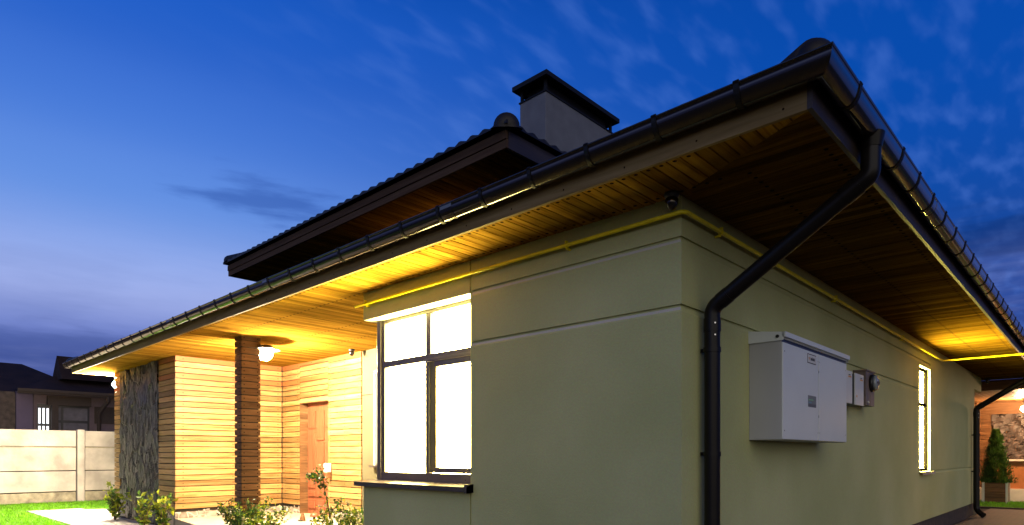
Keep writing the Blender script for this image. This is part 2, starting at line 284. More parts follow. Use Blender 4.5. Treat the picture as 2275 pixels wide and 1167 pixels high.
# ---------------------------------------------------------------- mesh helpers
class MB:
    def __init__(s): s.v = []; s.f = []; s.m = []; s.sm = []
    def add(s, vs, fs, mi=0, smooth=False):
        o = len(s.v); s.v += [tuple(p) for p in vs]
        for f in fs: s.f.append([i+o for i in f]); s.m.append(mi); s.sm.append(smooth)
    def box(s, x0, x1, y0, y1, z0, z1, mi=0):
        s.add([(x0,y0,z0),(x1,y0,z0),(x1,y1,z0),(x0,y1,z0),(x0,y0,z1),(x1,y0,z1),(x1,y1,z1),(x0,y1,z1)],
              [(0,3,2,1),(4,5,6,7),(0,1,5,4),(1,2,6,5),(2,3,7,6),(3,0,4,7)], mi)
    def prism(s, pts, z0, z1, mi=0):      # polygon in XY, counter-clockwise
        n = len(pts); s.add([(x,y,z0) for x,y in pts]+[(x,y,z1) for x,y in pts], [tuple(range(n-1,-1,-1)), tuple(range(n,2*n))]+[(i,(i+1)%n,n+(i+1)%n,n+i) for i in range(n)], mi)
    def sweep(s, a, b, mi=0, smooth=False, closed=True, caps=True):   # two matching rings a, b
        n = len(a); rng = range(n if closed else n-1)
        s.add(list(a)+list(b), [(i,(i+1)%n,n+(i+1)%n,n+i) for i in rng], mi, smooth)
        if caps and closed: s.add(list(a), [tuple(range(n-1,-1,-1))], mi); s.add(list(b), [tuple(range(n))], mi)
    def tube(s, path, r, seg=12, mi=0, caps=True):
        P = [Vector(p) for p in path]; rings = []; up = None
        for i, p in enumerate(P):
            t = ((P[i+1]-p) if i == 0 else (p-P[i-1]) if i == len(P)-1 else (P[i+1]-p).normalized()+(p-P[i-1]).normalized()).normalized()
            if up is None: up = Vector((0,0,1)) if abs(t.z) < .9 else Vector((1,0,0))
            u = (up-t*up.dot(t)).normalized(); w = t.cross(u); up = u
            rr = r[i] if isinstance(r, (list, tuple)) else r
            rings.append([p+(u*math.cos(2*math.pi*k/seg)+w*math.sin(2*math.pi*k/seg))*rr for k in range(seg)])
        o = len(s.v); s.v += [tuple(q) for g in rings for q in g]
        for i in range(len(P)-1):
            for k in range(seg):
                s.f.append([o+i*seg+k, o+i*seg+(k+1)%seg, o+(i+1)*seg+(k+1)%seg, o+(i+1)*seg+k]); s.m.append(mi); s.sm.append(True)
        if caps: s.add(rings[0], [tuple(range(seg-1,-1,-1))], mi); s.add(rings[-1], [tuple(range(seg))], mi)
    def lathe(s, c, prof, seg=20, mi=0, axis='Z'):
        c = Vector(c)
        def q(r, h, a):
            if axis == 'Z': return c+Vector((r*math.cos(a), r*math.sin(a), h))
            if axis == 'X': return c+Vector((h, r*math.cos(a), r*math.sin(a)))
            return c+Vector((r*math.cos(a), h, r*math.sin(a)))
        o = len(s.v)
        for r, h in prof: s.v += [tuple(q(r, h, 2*math.pi*k/seg)) for k in range(seg)]
        for i in range(len(prof)-1):
            for k in range(seg): s.f.append([o+i*seg+k, o+i*seg+(k+1)%seg, o+(i+1)*seg+(k+1)%seg, o+(i+1)*seg+k]); s.m.append(mi); s.sm.append(True)
        s.f.append([o+k for k in range(seg-1,-1,-1)]); s.m.append(mi); s.sm.append(False)
        s.f.append([o+(len(prof)-1)*seg+k for k in range(seg)]); s.m.append(mi); s.sm.append(False)
    def sphere(s, c, r, mi=0, seg=20, sq=1):
        s.lathe(c, [(r*math.sin(math.pi*i/12)+1e-4, -r*sq*math.cos(math.pi*i/12)) for i in range(13)], seg, mi)
    def disc(s, c, nrm, r, mi=0, seg=6):
        n = Vector(nrm); u = Vector((0,0,1)) if abs(n.z) < .5 else Vector((1,0,0)); w = n.cross(u); c = Vector(c)
        s.add([c+(u*math.cos(2*math.pi*k/seg)+w*math.sin(2*math.pi*k/seg))*r for k in range(seg)], [tuple(range(seg))], mi)
    def build(s, name, mats, parent=None, bevel=0):
        me = bpy.data.meshes.new(name); me.from_pydata(s.v, [], s.f)
        for m in ([mats] if isinstance(mats, str) else mats): me.materials.append(M[m])
        me.polygons.foreach_set('material_index', s.m); me.polygons.foreach_set('use_smooth', s.sm); me.update()
        o = bpy.data.objects.new(name, me); C.objects.link(o)
        if parent is not None: o.parent = parent; o.matrix_parent_inverse = world_of(parent).inverted()
        if bevel:
            b = o.modifiers.new('bevel', 'BEVEL'); b.width = bevel; b.segments = 2; b.limit_method = 'ANGLE'; b.angle_limit = R(40)
        return o
from mathutils import Matrix
def world_of(o):
    m = Matrix.Translation(o.location) if o.type == 'EMPTY' else Matrix.Identity(4)
    return m
def tag(o, label, cat, group=None):
    o['label'] = label; o['category'] = cat
    if group: o['group'] = group
    return o
def thing(name, label, cat, loc=(0,0,0), group=None):
    o = bpy.data.objects.new(name, None); C.objects.link(o); o.location = loc; o.empty_display_size = .2
    return tag(o, label, cat, group)
def kind(o, k): o['kind'] = k; return o

# ================================================================ GROUND
m = MB(); m.add([(-600,-600,0),(600,-600,0),(600,600,0),(-600,600,0)], [(0,1,2,3)]); kind(m.build('ground', 'soil'), 'structure')
m = MB(); m.add([(-18.35,-14,.004),(-13.2,-14,.004),(-13.2,9,.004),(-18.35,9,.004)], [(0,1,2,3)]); m.add([(-13.2,-14,.004),(-10.8,-14,.004),(-10.8,-.6,.004),(-13.2,-.6,.004)], [(0,1,2,3)])
m.add([(-3,15.1,.004),(9,15.1,.004),(9,18.2,.004),(-3,18.2,.004)], [(0,1,2,3)])
kind(m.build('lawn', 'lawn'), 'structure')
m = MB(); m.box(-15.75, -9.8, -.95, .08, -.05, .022); m.add([(-15.75,-.95,.022),(-15.05,.45,.022),(-13.3,.45,.022),(-13.3,.08,.022),(-15.2,.08,.022)], [(0,4,3,2,1)])
m.box(-10.8, -5.6, -4.6, -1.35, -.05, .018); kind(m.build('garden_path', 'paving'), 'structure')  # second slab lies out of view, added for the gutter to reflect
m = MB(); m.box(.02, 14, -3.2, 15.0, -.05, .016); kind(m.build('driveway', 'paver_brown'), 'structure')
m = MB(); m.box(-3, 9, 15.0, 15.1, -.05, .05); kind(m.build('kerb', 'paver_brown'), 'structure')

# grass blades where the picture shows lawn
def blades(regions, dens, hmin, hmax, seed):
    rnd = random.Random(seed); g = MB()
    for (x0, x1, y0, y1) in regions:
        for _ in range(int((x1-x0)*(y1-y0)*dens)):
            x, y = rnd.uniform(x0, x1), rnd.uniform(y0, y1)
            if (-15.9 < x < -9.6 and -1.0 < y < .5) : continue
            h = rnd.uniform(hmin, hmax); a = rnd.uniform(0, 6.28); w = .007; dx, dy = math.cos(a)*w, math.sin(a)*w; lx, ly = rnd.uniform(-.03, .03), rnd.uniform(-.03, .03)
            g.add([(x-dx,y-dy,.004),(x+dx,y+dy,.004),(x+lx,y+ly,h)], [(0,1,2)])
    return g
kind(blades([(-18.4,-13.3,-3.6,3.0),(-13.3,-10.9,-2.4,-.95),(-.8,2.2,15.12,18.1)], 900, .03, .075, 3).build('grass', 'grass_blade'), 'stuff')

# ================================================================ HOUSE
H = thing('house', 'single storey house with green stucco walls and brown hipped roof', 'house')
ZE = 3.0
def wall_strip(m, ax, a0, a1, z0, z1, grooves=(), t=.3, mi=0):
    pr = [(0, z0)]
    for g in sorted(grooves):
        if z0 < g-.05 and g+.012 < z1: pr += [(0, g-.042), (-.016, g-.006), (-.016, g+.009), (0, g+.009)]
    pr += [(0, z1)]; full = pr+[(-t, z1), (-t, z0)]
    if ax == 'X':
        A = [(a0, -o, z) for o, z in full]; B = [((o if a1 == 0 else a1), -o, z) for o, z in full]
    else:
        A = [(o, (-o if a0 == 0 else a0), z) for o, z in full]; B = [(o, a1, z) for o, z in full]
    m.sweep(A, B, mi)
    if ax == 'X' and a1 == 0:
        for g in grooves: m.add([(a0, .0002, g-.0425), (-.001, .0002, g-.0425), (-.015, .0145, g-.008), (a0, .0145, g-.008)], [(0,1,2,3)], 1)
G1, G2, G3 = 2.725, 2.275, 1.035
m = MB(); WT = ZE+.008
wall_strip(m, 'X', -2.032, 0, .28, WT, (G1, G2))
m.box(-2.06, -2.032, .016, .25, .28, WT)
m.box(-3.71, -2.052, 0, .34, 2.72, WT); m.box(-3.71, -2.052, 0, .34, .28, .985)
m.box(-3.71, -3.41, .34, 2.06, .28, .985); m.box(-3.71, -3.41, .34, 2.06, 2.72, WT); m.box(-3.71, -3.41, 1.35, 2.06, .985, 2.72)
wall_strip(m, 'Y', 0, 7.28, .28, WT, (G1, G2))
wall_strip(m, 'Y', 7.28, 8.11, .28, 1.03); wall_strip(m, 'Y', 7.28, 8.11, 2.655, WT, (G1,))
wall_strip(m, 'Y', 8.11, 12.66, .28, WT, (G3,))
wall_strip(m, 'Y', 12.66, 13.65, 2.69, WT)
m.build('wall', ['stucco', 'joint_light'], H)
m = MB(); m.box(-3.69, -.02, .02, .3, -.02, .284); m.box(-.3, -.02, .02, 12.64, -.02, .284); m.build('plinth', 'plinth', H)
m = MB(); m.box(-.30, -.02, 12.661, 13.4, .0, .9); m.build('low_wall', 'cream', H)
m = MB(); m.box(-6.88, -3.715, 2.07, 2.3, .19, ZE+.006)
o = m.build('wall', 'cream', H); o['label'] = 'cream stucco wall at the back of the porch'
m = MB(); m.box(-6.88, -3.72, 2.064, 2.071, 2.262, 2.275); m.build('wall_joint', 'gap', o)
# inner mass so that no sky shows through
m = MB(); m.box(-13.0, -.32, 2.4, 12.6, .0, 2.99); m.box(-9.55, -3.4, 2.32, 2.4, 0, 2.99); m.build('inner_wall', 'gap', H)

# --- soffits: individual boards on a dark backing
SX, SY, LX, BY = .965, -.5, -13.65, 14.2
def board_row(m, n0, nails): pass
m = MB(); x = LX; k = 0; PI_ = .088
while x < SX-.02:
    xa, xb = x+.005, min(x+PI_-.005, SX)
    y1 = 2.09 if -9.66 < x < -3.5 else .14
    if x > -.01:
        ya, yb = -.518*xa, -.518*xb
        m.add([(xa,SY,ZE),(xb,SY,ZE),(xb,max(yb,SY+.002),ZE),(xa,max(ya,SY+.002),ZE),(xa,SY,ZE+.015),(xb,SY,ZE+.015),(xb,max(yb,SY+.002),ZE+.015),(xa,max(ya,SY+.002),ZE+.015)],[(0,3,2,1),(4,5,6,7),(0,1,5,4),(1,2,6,5),(2,3,7,6),(3,0,4,7)],0)
    else: m.box(xa, xb, SY, y1, ZE+random.uniform(-.0012,.0012), ZE+.015)
    for ny in ((-.47, -.03, .8, 1.385) if y1 > 1 else (-.47, -.06)):
        if x < .3: m.disc(((xa+xb)/2, ny, ZE-.0018), (0,0,-1), .0145, 1)
    x += PI_; k += 1
m.box(LX, 0, SY, 2.1, ZE+.012, ZE+.03, 2)
m.build('soffit', ['soffit_front', 'nail', 'gap'], H)
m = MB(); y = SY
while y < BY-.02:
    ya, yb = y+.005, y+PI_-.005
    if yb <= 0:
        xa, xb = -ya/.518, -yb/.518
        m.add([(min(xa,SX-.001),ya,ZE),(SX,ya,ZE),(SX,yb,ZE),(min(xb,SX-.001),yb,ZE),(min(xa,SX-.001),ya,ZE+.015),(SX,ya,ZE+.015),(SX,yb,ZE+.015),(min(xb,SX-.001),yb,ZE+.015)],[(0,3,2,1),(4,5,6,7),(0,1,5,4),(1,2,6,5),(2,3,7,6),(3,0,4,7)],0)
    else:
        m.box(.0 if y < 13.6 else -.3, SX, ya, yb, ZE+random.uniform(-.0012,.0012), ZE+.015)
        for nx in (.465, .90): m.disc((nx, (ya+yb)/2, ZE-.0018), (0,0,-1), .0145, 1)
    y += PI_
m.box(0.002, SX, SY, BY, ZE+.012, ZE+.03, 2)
m.build('soffit', ['soffit_side_shaded', 'nail', 'gap'], H)
m = MB(); y = SY
m.box(LX, -13.1, .145, 6, ZE, ZE+.015); m.build('soffit', ['soffit_side_shaded'], H)

# --- fascia boards
FT = 3.185
m = MB(); m.box(LX, SX, SY-.025, SY-.0005, 2.995, FT)
for i in range(31): m.disc((LX+.25+i*.475, SY-.0255, 3.04), (0,-1,0), .007, 1)
m.build('fascia', ['fascia', 'nail'], H)
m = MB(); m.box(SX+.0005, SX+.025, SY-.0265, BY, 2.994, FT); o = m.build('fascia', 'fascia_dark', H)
m = MB(); m.box(LX-.025, LX-.0005, SY-.024, 6, 2.996, FT); m.build('fascia', 'fascia', H)

# --- gutters: deep half round troughs with their own brackets
GR, GZ = .063, 3.187
def gut_prof(r, depth):      # offsets outward (o) and z, from the back lip round to the front lip with a rolled bead
    pts = []
    for i in range(15):
        a = math.pi+math.pi*i/14; pts.append((r*math.cos(a), depth*math.sin(a)))
    pts += [(r+.006, .004), (r+.007, .010), (r+.001, .012), (r-.004, .006)]
    pts += [((r-.004)*math.cos(a), (depth-.004)*math.sin(a)) for a in [2*math.pi-math.pi*i/14 for i in range(15)]]
    return pts
def gutter(ax, const, sgn, a0, a1, ma=0, mb=0):
    pr = gut_prof(GR, .094); m = MB(); c = const+sgn*(GR+.003)
    if ax == 'X': A = [(a0+ma*(GR+.003+o), c+sgn*o, GZ+z) for o, z in pr]; B = [(a1+mb*(GR+.003+o), c+sgn*o, GZ+z) for o, z in pr]
    else: A = [(c+sgn*o, a0+ma*(GR+.003+o), GZ+z) for o, z in pr]; B = [(c+sgn*o, a1+mb*(GR+.003+o), GZ+z) for o, z in pr]
    m.sweep(A, B, 0, True, True, False)
    g = m.build('gutter', 'gutter', H); return g, c
gf, cf = gutter('X', SY-.025, -1, LX-.02, SX+.025, -1, 1)
gr_, cr = gutter('Y', SX+.025, 1, SY-.025, BY+.1, -1, 0)
gl, cl = gutter('Y', LX-.025, -1, SY-.025, 6, -1, 0)
def strap(ax, c, sgn, a, w=.030, r0=.006, name='bracket', mat='bracket', parent=None, hook=True):
    m = MB(); pr = []
    for i in range(13):
        t = math.pi+math.pi*i/12; pr.append(((GR+r0)*math.cos(t), (.094+r0)*math.sin(t)))
    if hook: pr += [(GR+.012, .012), (GR+.006, .020), (GR-.010, .016)]
    inn = [(o*.90, z*.93) for o, z in pr]
    ring = pr+inn[::-1]
    f = (lambda o, z, s: (s, c+sgn*o, GZ+z)) if ax == 'X' else (lambda o, z, s: (c+sgn*o, s, GZ+z))
    m.sweep([f(o, z, a-w/2) for o, z in ring], [f(o, z, a+w/2) for o, z in ring], 0)
    return m.build(name, mat, parent)
m_pitch = .4735; x = .85-.0
xs = [.66, .18] + [-.295-i*m_pitch for i in range(29)]
for x in xs:
    if x > LX: strap('X', cf, -1, x, parent=gf)
for x in (-1.62, -4.62, -7.6, -10.6): strap('X', cf, -1, x+.0, w=.13, r0=.0022, name='joint', mat='gutter', parent=gf, hook=False)
for i in range(30):
    y = -.2+i*.4735
    if y < BY and abs(y-.27) > .1: strap('Y', cr, 1, y, parent=gr_)
for y in (1.9, 4.9, 7.9, 10.9): strap('Y', cr, 1, y, w=.13, r0=.0022, name='joint', mat='gutter', parent=gr_, hook=False)

# --- drainpipes
def arc(p0, p1, p2, r, n=6):     # rounded corner at p1
    p0, p1, p2 = map(Vector, (p0, p1, p2)); a, b = (p0-p1).normalized(), (p2-p1).normalized(); s, e = p1+a*r, p1+b*r
    return [s*(1-t)**2+p1*2*t*(1-t)+e*t*t for t in [i/n for i in range(n+1)]]
def drain(top, k1, k2, foot, r, boot=None, clamps=()):
    m = MB(); p = [Vector(top)]+arc(top, k1, k2, .035)+arc(k1, k2, foot, .05)
    end = [Vector(foot)] if boot is None else arc(k2, foot, boot, .08)+[Vector(boot)]
    m.tube(p+end, r, 18)
    # sockets at the elbows
    a = (Vector(k2)-Vector(k1)).normalized()
    m.tube([Vector(k1)+a*.07, Vector(k1)+a*.17], r*1.09, 18); m.tube([Vector(k2)-a*.14, Vector(k2)-a*.07], r*1.06, 18)
    m.tube([Vector(k2)+Vector((0,0,-.07)), Vector(k2)+Vector((0,0,-.16))], r*1.08, 18)
    m.tube([Vector(top)+Vector((0,0,.03)), Vector(top)-Vector((0,0,.05))], [r*1.35, r*1.05], 18)
    o = m.build('drainpipe', 'pipe_brown', H)
    for z in clamps:
        c = MB(); c.tube([(foot[0], foot[1], z-.016), (foot[0], foot[1], z+.016)], r*1.10, 18); c.box(foot[0]-.08 if foot[0] > 0 else foot[0], foot[0]-.0 if foot[0] > 0 else foot[0]+.08, foot[1]-.012, foot[1]+.012, z-.012, z+.012); c.build('clamp', 'pipe_brown', o)
        for s in (-1, 1): pass
    for dz in (-.11, -.19): sc_ = MB(); sc_.disc((k2[0]+r*.78, k2[1]-r*.78, k2[2]+dz), (.707,-.707,0), .006); sc_.build('rivet', 'steel', o)
    return o
drain((cr, .27, 3.10), (cr-.004, .27, 2.90), (.085, .27, 2.285), (.085, .27, .02), .053, clamps=(2.00, 1.29, .6))
drain((cr, 12.2, 3.10), (cr, 12.2, 2.89), (.09, 12.2, 2.245), (.09, 12.2, .16), .055, boot=(.22, 12.1, .06), clamps=(1.7, .95))
drain((cl, .95, 3.10), (cl, .95, 2.93), (-13.24, .95, 2.62), (-13.24, .95, .02), .045, clamps=(1.5,))

# --- roof: waved metal tile on four slopes, hip caps
def wave_roof(name, x0, x1, y0, y1, z, run, tan, step, parent, mat='roof_tile', sub=6, amp=.013):
    m = MB(); rows = max(3, int(run/.35))
    def face(length, P):      # P(s, t) -> point; s along the eave, t up the slope
        n = int(length/step)*sub; grid = []
        for i in range(n+1):
            s = length*i/n; lim = min(run, s, length-s) if length > 0 else run; col = []
            for j in range(rows+1):
                t = min(run*j/rows, max(lim, 0)); w = amp*math.sin(2*math.pi*i/sub)+.010*(1-((t/.35) % 1))
                p = P(s, t); col.append((p[0], p[1], p[2]+w))
            grid.append(col)
        o = len(m.v)
        for c in grid: m.v += c
        for i in range(n):
            for j in range(rows):
                a = o+i*(rows+1)+j; m.f.append([a, a+rows+1, a+rows+2, a+1]); m.m.append(0); m.sm.append(True)
        # the cut edge of the sheet along the eave, so it has thickness
        e = [c[0] for c in grid]; lo = [(p[0], p[1], z-.022) for p in e]; q = len(m.v); m.v += e+lo
        for i in range(n): m.f.append([q+i, q+n+1+i, q+n+2+i, q+i+1]); m.m.append(0); m.sm.append(False)
    Lx, Ly = x1-x0, y1-y0
    face(Lx, lambda s, t: (x0+s, y0+t, z+t*tan)); face(Ly, lambda s, t: (x1-t, y0+s, z+t*tan))
    face(Lx, lambda s, t: (x1-s, y1-t, z+t*tan)); face(Ly, lambda s, t: (x0+t, y1-s, z+t*tan))
    zt = z+run*tan; m.add([(x0+run,y0+run,zt),(x1-run,y0+run,zt),(x1-run,y1-run,zt),(x0+run,y1-run,zt)], [(0,1,2,3)])
    m.box(x0+.09, x1-.09, y0+.09, y1-.09, z-.035, z-.02)
    o = m.build(name, mat, parent)
    return o
RZ, RT = 3.232, .36
RF = wave_roof('roof', LX-.07, SX+.07, SY-.07, BY+.1, RZ, 4.0, RT, .19, H)
def hip_cap(corner, d, z, tan, length, r, parent):
    """barrel ridge cap running up the hip, domed at its lower end, each length lapping the next"""
    m = MB(); d = Vector((d[0], d[1], 0)).normalized(); ax = Vector((d.x, d.y, tan/1.41421)).normalized(); side = Vector((-d.y, d.x, 0)); up = side.cross(ax); up = up if up.z > 0 else -up
    c0 = Vector((corner[0], corner[1], z)); rings = []; n = 12
    def ring(p, rr, k=1.0):
        g = [p+side*(rr*math.cos(math.pi*i/n))+up*(rr*k*math.sin(math.pi*i/n)) for i in range(n+1)]
        return [p+side*(rr*1.22)-up*.015]+g+[p-side*(rr*1.22)-up*.015]
    seq = []
    for i in range(5): a = math.pi/2*i/4; seq.append((-.085*math.cos(a)+.03, r*max(.12, math.sin(a))))
    t = .03
    while t < length: seq += [(t+.0, r*1.04), (t+.33, r*.96)]; t += .34
    for t, rr in seq: rings.append(ring(c0+ax*t, rr))
    o = len(m.v); w = n+3
    for g in rings: m.v += [tuple(p) for p in g]
    for i in range(len(rings)-1):
        for k in range(w-1): m.f.append([o+i*w+k, o+i*w+k+1, o+(i+1)*w+k+1, o+(i+1)*w+k]); m.m.append(0); m.sm.append(True)
    m.add(rings[0], [tuple(range(w))], 0)
    return m.build('hip_cap', 'roof_tile', parent)
hip_cap((SX+.06, SY-.06), (-1, 1), RZ-.03, RT, 5.4, .10, RF)
hip_cap((LX-.05, SY-.05), (1, 1), RZ-.05, RT, 5.4, .115, RF)

# --- raised upper roof with boarded eaves
UX0, UX1, UY0, UY1, UZ = -9.56, -2.56, 1.0, 6.5, 4.53
m = MB()
m.box(UX0, UX1, UY0, UY0+.03, UZ, UZ+.088); m.box(UX0, UX1, UY0-.014, UY0+.02, UZ+.092, UZ+.185)
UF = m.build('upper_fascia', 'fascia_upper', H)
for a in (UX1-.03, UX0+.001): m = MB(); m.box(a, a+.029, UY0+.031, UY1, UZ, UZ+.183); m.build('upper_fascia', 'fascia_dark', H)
m = MB(); x = UX0+.03
while x < UX1-.12: m.box(x+.004, x+.084, UY0+.031, 2.2, UZ+.02+random.uniform(-.001,.001), UZ+.035); x += .088
m.box(UX0+.03, UX1-.03, UY0+.03, UY1, UZ+.033, UZ+.05, 1)
m.build('upper_soffit', ['soffit_front', 'gap'], H)
UR = wave_roof('upper_roof', UX0-.06, UX1+.06, UY0-.07, UY1, UZ+.235, 2.2, .38, .19, H, amp=.017)
hip_cap((UX1+.01, UY0-.01), (-1, 1), UZ+.215, .38, 2.9, .135, UR)
hip_cap((UX0-.01, UY0-.01), (1, 1), UZ+.25, .38, 2.9, .11, UR)
m = MB(); m.box(-9.0, -3.2, 2.0, 6, 3.6, UZ+.03); o = m.build('upper_wall', 'stucco', H)
m = MB(); m.box(-5.5, -4.0, 1.985, 1.998, 4.24, 4.47); w = m.build('window', 'clerestory_glow', H); w['label'] = 'small lit window below the upper roof'
m = MB()
for a, b, c, d in ((-5.95,-3.65,4.12,4.16),(-5.95,-3.65,4.47,4.51),(-5.95,-5.9,4.16,4.47),(-3.7,-3.65,4.16,4.47),(-5.2,-5.16,4.16,4.47),(-4.45,-4.41,4.16,4.47)): m.box(a, b, 1.97, 1.999, c, d)
m.build('frame', 'frame', w)

# --- chimney
CX0, CX1, CY0, CY1, CZ = -3.27, -2.85, 1.98, 3.38, 5.66
m = MB(); m.box(CX0, CX1, CY0, CY1, 4.4, CZ); ch = m.build('chimney', 'chimney', H, bevel=.006)
m = MB(); e = .07
for x in (CX0+.02, CX1-.02):
    for y in (CY0+.02, CY1-.02): m.box(x-.016, x+.016, y-.016, y+.016, CZ-.04, CZ+.145)
m.box(CX0-.012, CX1+.012, CY0-.012, CY1+.012, CZ-.012, CZ+.004)
m.box(CX0+.05, CX1-.05, CY0+.09, CY1-.09, CZ, CZ+.1395)
m.box(CX0-e, CX1+e, CY0-e, CY1+e, CZ+.14, CZ+.195)
m.add([(CX0-e,CY0-e,CZ+.195),(CX1+e,CY0-e,CZ+.195),(CX1+e,CY1+e,CZ+.195),(CX0-e,CY1+e,CZ+.195),((CX0+CX1)/2,CY0+.3,CZ+.225),((CX0+CX1)/2,CY1-.3,CZ+.225)],[(0,1,4),(1,2,5,4),(2,3,5),(3,0,4,5)])
m.build('chimney_cap', 'chimney_cap', ch)

# --- corner window
WX0, WX1, WY = -3.64, -2.052, .14
win = MB(); win.box(-3.52, WX1+.02, WY+.045, WY+.055, 1.06, 2.69); wo = win.build('window', 'window_glow', H); wo['label'] = 'tall lit corner window with dark frame'
m = MB(); f = WY
m.box(-3.64, -3.575, f-.02, f+.10, 1.0, 2.719); m.box(-3.575, -3.52, f-.005, f+.05, 1.05, 2.719)
m.box(-3.52, WX1, f, f+.05, 2.672, 2.719)
m.box(-3.575, WX1, f-.012, f+.05, 1.0, 1.105)
m.box(-3.52, WX1, f-.008, f+.05, 2.205, 2.272)
m.box(-2.842, -2.765, f-.002, f+.05, 2.272, 2.672)
m.box(-2.842, -2.785, f-.004, f+.05, 1.105, 2.205)
fr = m.build('frame', 'frame', wo, bevel=.004)
m = MB()
m.box(-2.785, -2.69, f+.006, f+.05, 1.112, 2.198, 1); m.box(-2.69, WX1, f-.016, f+.05, 2.135, 2.198); m.box(-2.69, WX1, f-.016, f+.05, 1.112, 1.162)
m.box(-2.785, WX1, f-.030, f-.012, 2.192, 2.222)
m.build('sash', ['frame', 'frame_side'], wo, bevel=.003)
for x, z in ((-3.3, 1.05), (-2.80, 1.052), (-2.25, 1.05)): m = MB(); m.disc((x, f-.0125, z), (0,-1,0), .008, 0, 8); m.build('screw', 'black', wo)
m = MB(); m.box(-3.60, -3.585, .24, 1.34, 1.06, 2.69); m.build('pane', 'window_glow_low', wo)
m = MB(); m.box(-3.64, -3.58, .24, 1.35, 1.0, 1.06); m.box(-3.64, -3.58, .24, 1.35, 2.69, 2.719); m.box(-3.64, -3.58, .75, .80, 1.06, 2.69); m.build('frame', 'frame', wo)
m = MB()   # sheet metal sill: sloping tray, turned-down nose, raised end
s0, s1 = -3.775, -2.035
m.add([(s0,-.075,1.000),(s1,-.075,1.000),(s1,.125,1.022),(s0,.125,1.022)], [(0,1,2,3)])
m.box(s0, s1, -.080, -.075, .960, 1.002); m.box(s0, s1, -.080, -.058, .957, .961); m.box(s0, s1, -.07, .12, .988, .994)
m.box(s0, s0+.006, -.08, .125, .975, 1.012)
m.add([(s1,-.085,1.006),(s1,-.085,.948),(s1,.0,.955),(s1,.02,1.03),(s1,-.03,1.028)], [(0,1,2,3,4)]); m.add([(s1+.03,-.085,1.0),(s1+.03,-.085,.946),(s1+.03,.0,.955),(s1+.03,.0,1.03),(s1+.03,-.03,1.025)], [(4,3,2,1,0)])
m.box(s1, s1+.03, -.085, -.001, .950, 1.024)
m.build('sill', 'sill_metal', wo)
m = MB(); m.box(-3.70, -2.06, .001, .33, 2.712, 2.7195); m.build('reveal', 'white_reveal', wo)

# --- narrow side window
m = MB(); m.box(-.10, -.088, 7.29, 8.10, 1.06, 2.64); wn = m.build('window', 'window_glow_side', H); wn['label'] = 'narrow lit window in the long side wall'
m = MB(); m.box(-.10, -.0865, 7.281, 7.32, 1.031, 2.654); m.box(-.10, -.045, 8.034, 8.085, 1.031, 2.654); m.box(-.10, -.06, 7.33, 8.040, 1.031, 1.08); m.box(-.10, -.06, 7.33, 8.040, 2.60, 2.654); m.box(-.10, -.058, 7.33, 8.040, 2.05, 2.10); m.build('frame', 'frame_black', wn)
m = MB(); m.box(-.10, -.003, 8.086, 8.1095, 1.035, 2.650); m.box(-.054, -.003, 7.2805, 7.292, 1.035, 2.650); m.box(-.054, -.003, 7.292, 8.086, 2.64, 2.6545); m.build('reveal', 'white_reveal', wn)
m = MB(); m.box(-.13, .05, 7.25, 8.15, 1.018, 1.034); m.box(.045, .052, 7.25, 8.15, .985, 1.030); m.build('sill', 'steel_sill', wn)

# --- wood clad entrance block, porch walls
def clad(m, ax, c, a0, a1, z0, z1, sgn, nails=(), pitch=.0985, th=.026, jit=.004):
    z = z0
    while z < z1-.02:
        zb = min(z+pitch-.0145, z1); j0, j1 = random.uniform(-jit, jit), random.uniform(-jit, jit); d = random.uniform(0, .003)
        lo, hi = (c, c+sgn*(th+d)) if sgn > 0 else (c+sgn*(th+d), c)
        if ax == 'X': m.box(a0+j0, a1+j1, lo, hi, z, zb)
        else: m.box(lo, hi, a0+j0, a1+j1, z, zb)
        for na in nails:
            for q in (.5,):
                zz = z+(zb-z)*q
                if ax == 'X': m.disc((na, c+sgn*(th+d+.0012), zz), (0, sgn, 0), .0085, 1)
                else: m.disc((c+sgn*(th+d+.0012), na, zz), (sgn, 0, 0), .0085, 1)
        z += pitch
YF, XS, YB = .128, -9.62, 2.069
BL = -13.154
m = MB(); clad(m, 'Y', XS-.022, YF+.0, YB-.024, .355, ZE+.004, 1, (YF+.12, YF+.98, YB-.10)); m.box(XS-.06, XS-.021, YF, YB+.1, .3, ZE+.005, 2)
o = m.build('wood_cladding', ['cladding', 'nail', 'gap'], H); o['label'] = 'brightly lit side wall of boards left of the porch column'
m = MB(); clad(m, 'X', YF+.022, -10.45, XS-.001, .355, ZE+.004, -1, (-10.38, -9.75)); m.box(-10.45, XS-.03, YF+.021, YF+.06, .3, ZE+.005, 2); m.build('wood_cladding', ['cladding', 'nail', 'gap'], H)
m = MB(); clad(m, 'X', YF+.022, BL, -12.78, .355, ZE+.004, -1, (-12.85,)); m.box(BL+.03, -12.745, YF+.021, YF+.06, .3, ZE+.005, 2); m.build('wood_cladding', ['cladding', 'nail', 'gap'], H)
m = MB(); clad(m, 'Y', BL+.022, YF+.0, 5.0, .355, ZE+.004, -1); m.box(BL+.021, BL+.06, YF+.03, 5, .3, ZE+.005, 2); m.build('wood_cladding', ['cladding', 'nail', 'gap'], H)
m = MB(); DX0, DX1, DZ1 = -8.934, -7.93, 2.245
clad(m, 'X', YB+.022, XS+.002, DX0, .355, ZE+.004, -1, (-9.5, -9.02)); clad(m, 'X', YB+.022, DX1, -6.9, .355, ZE+.004, -1, (-7.85, -7.4, -6.97))
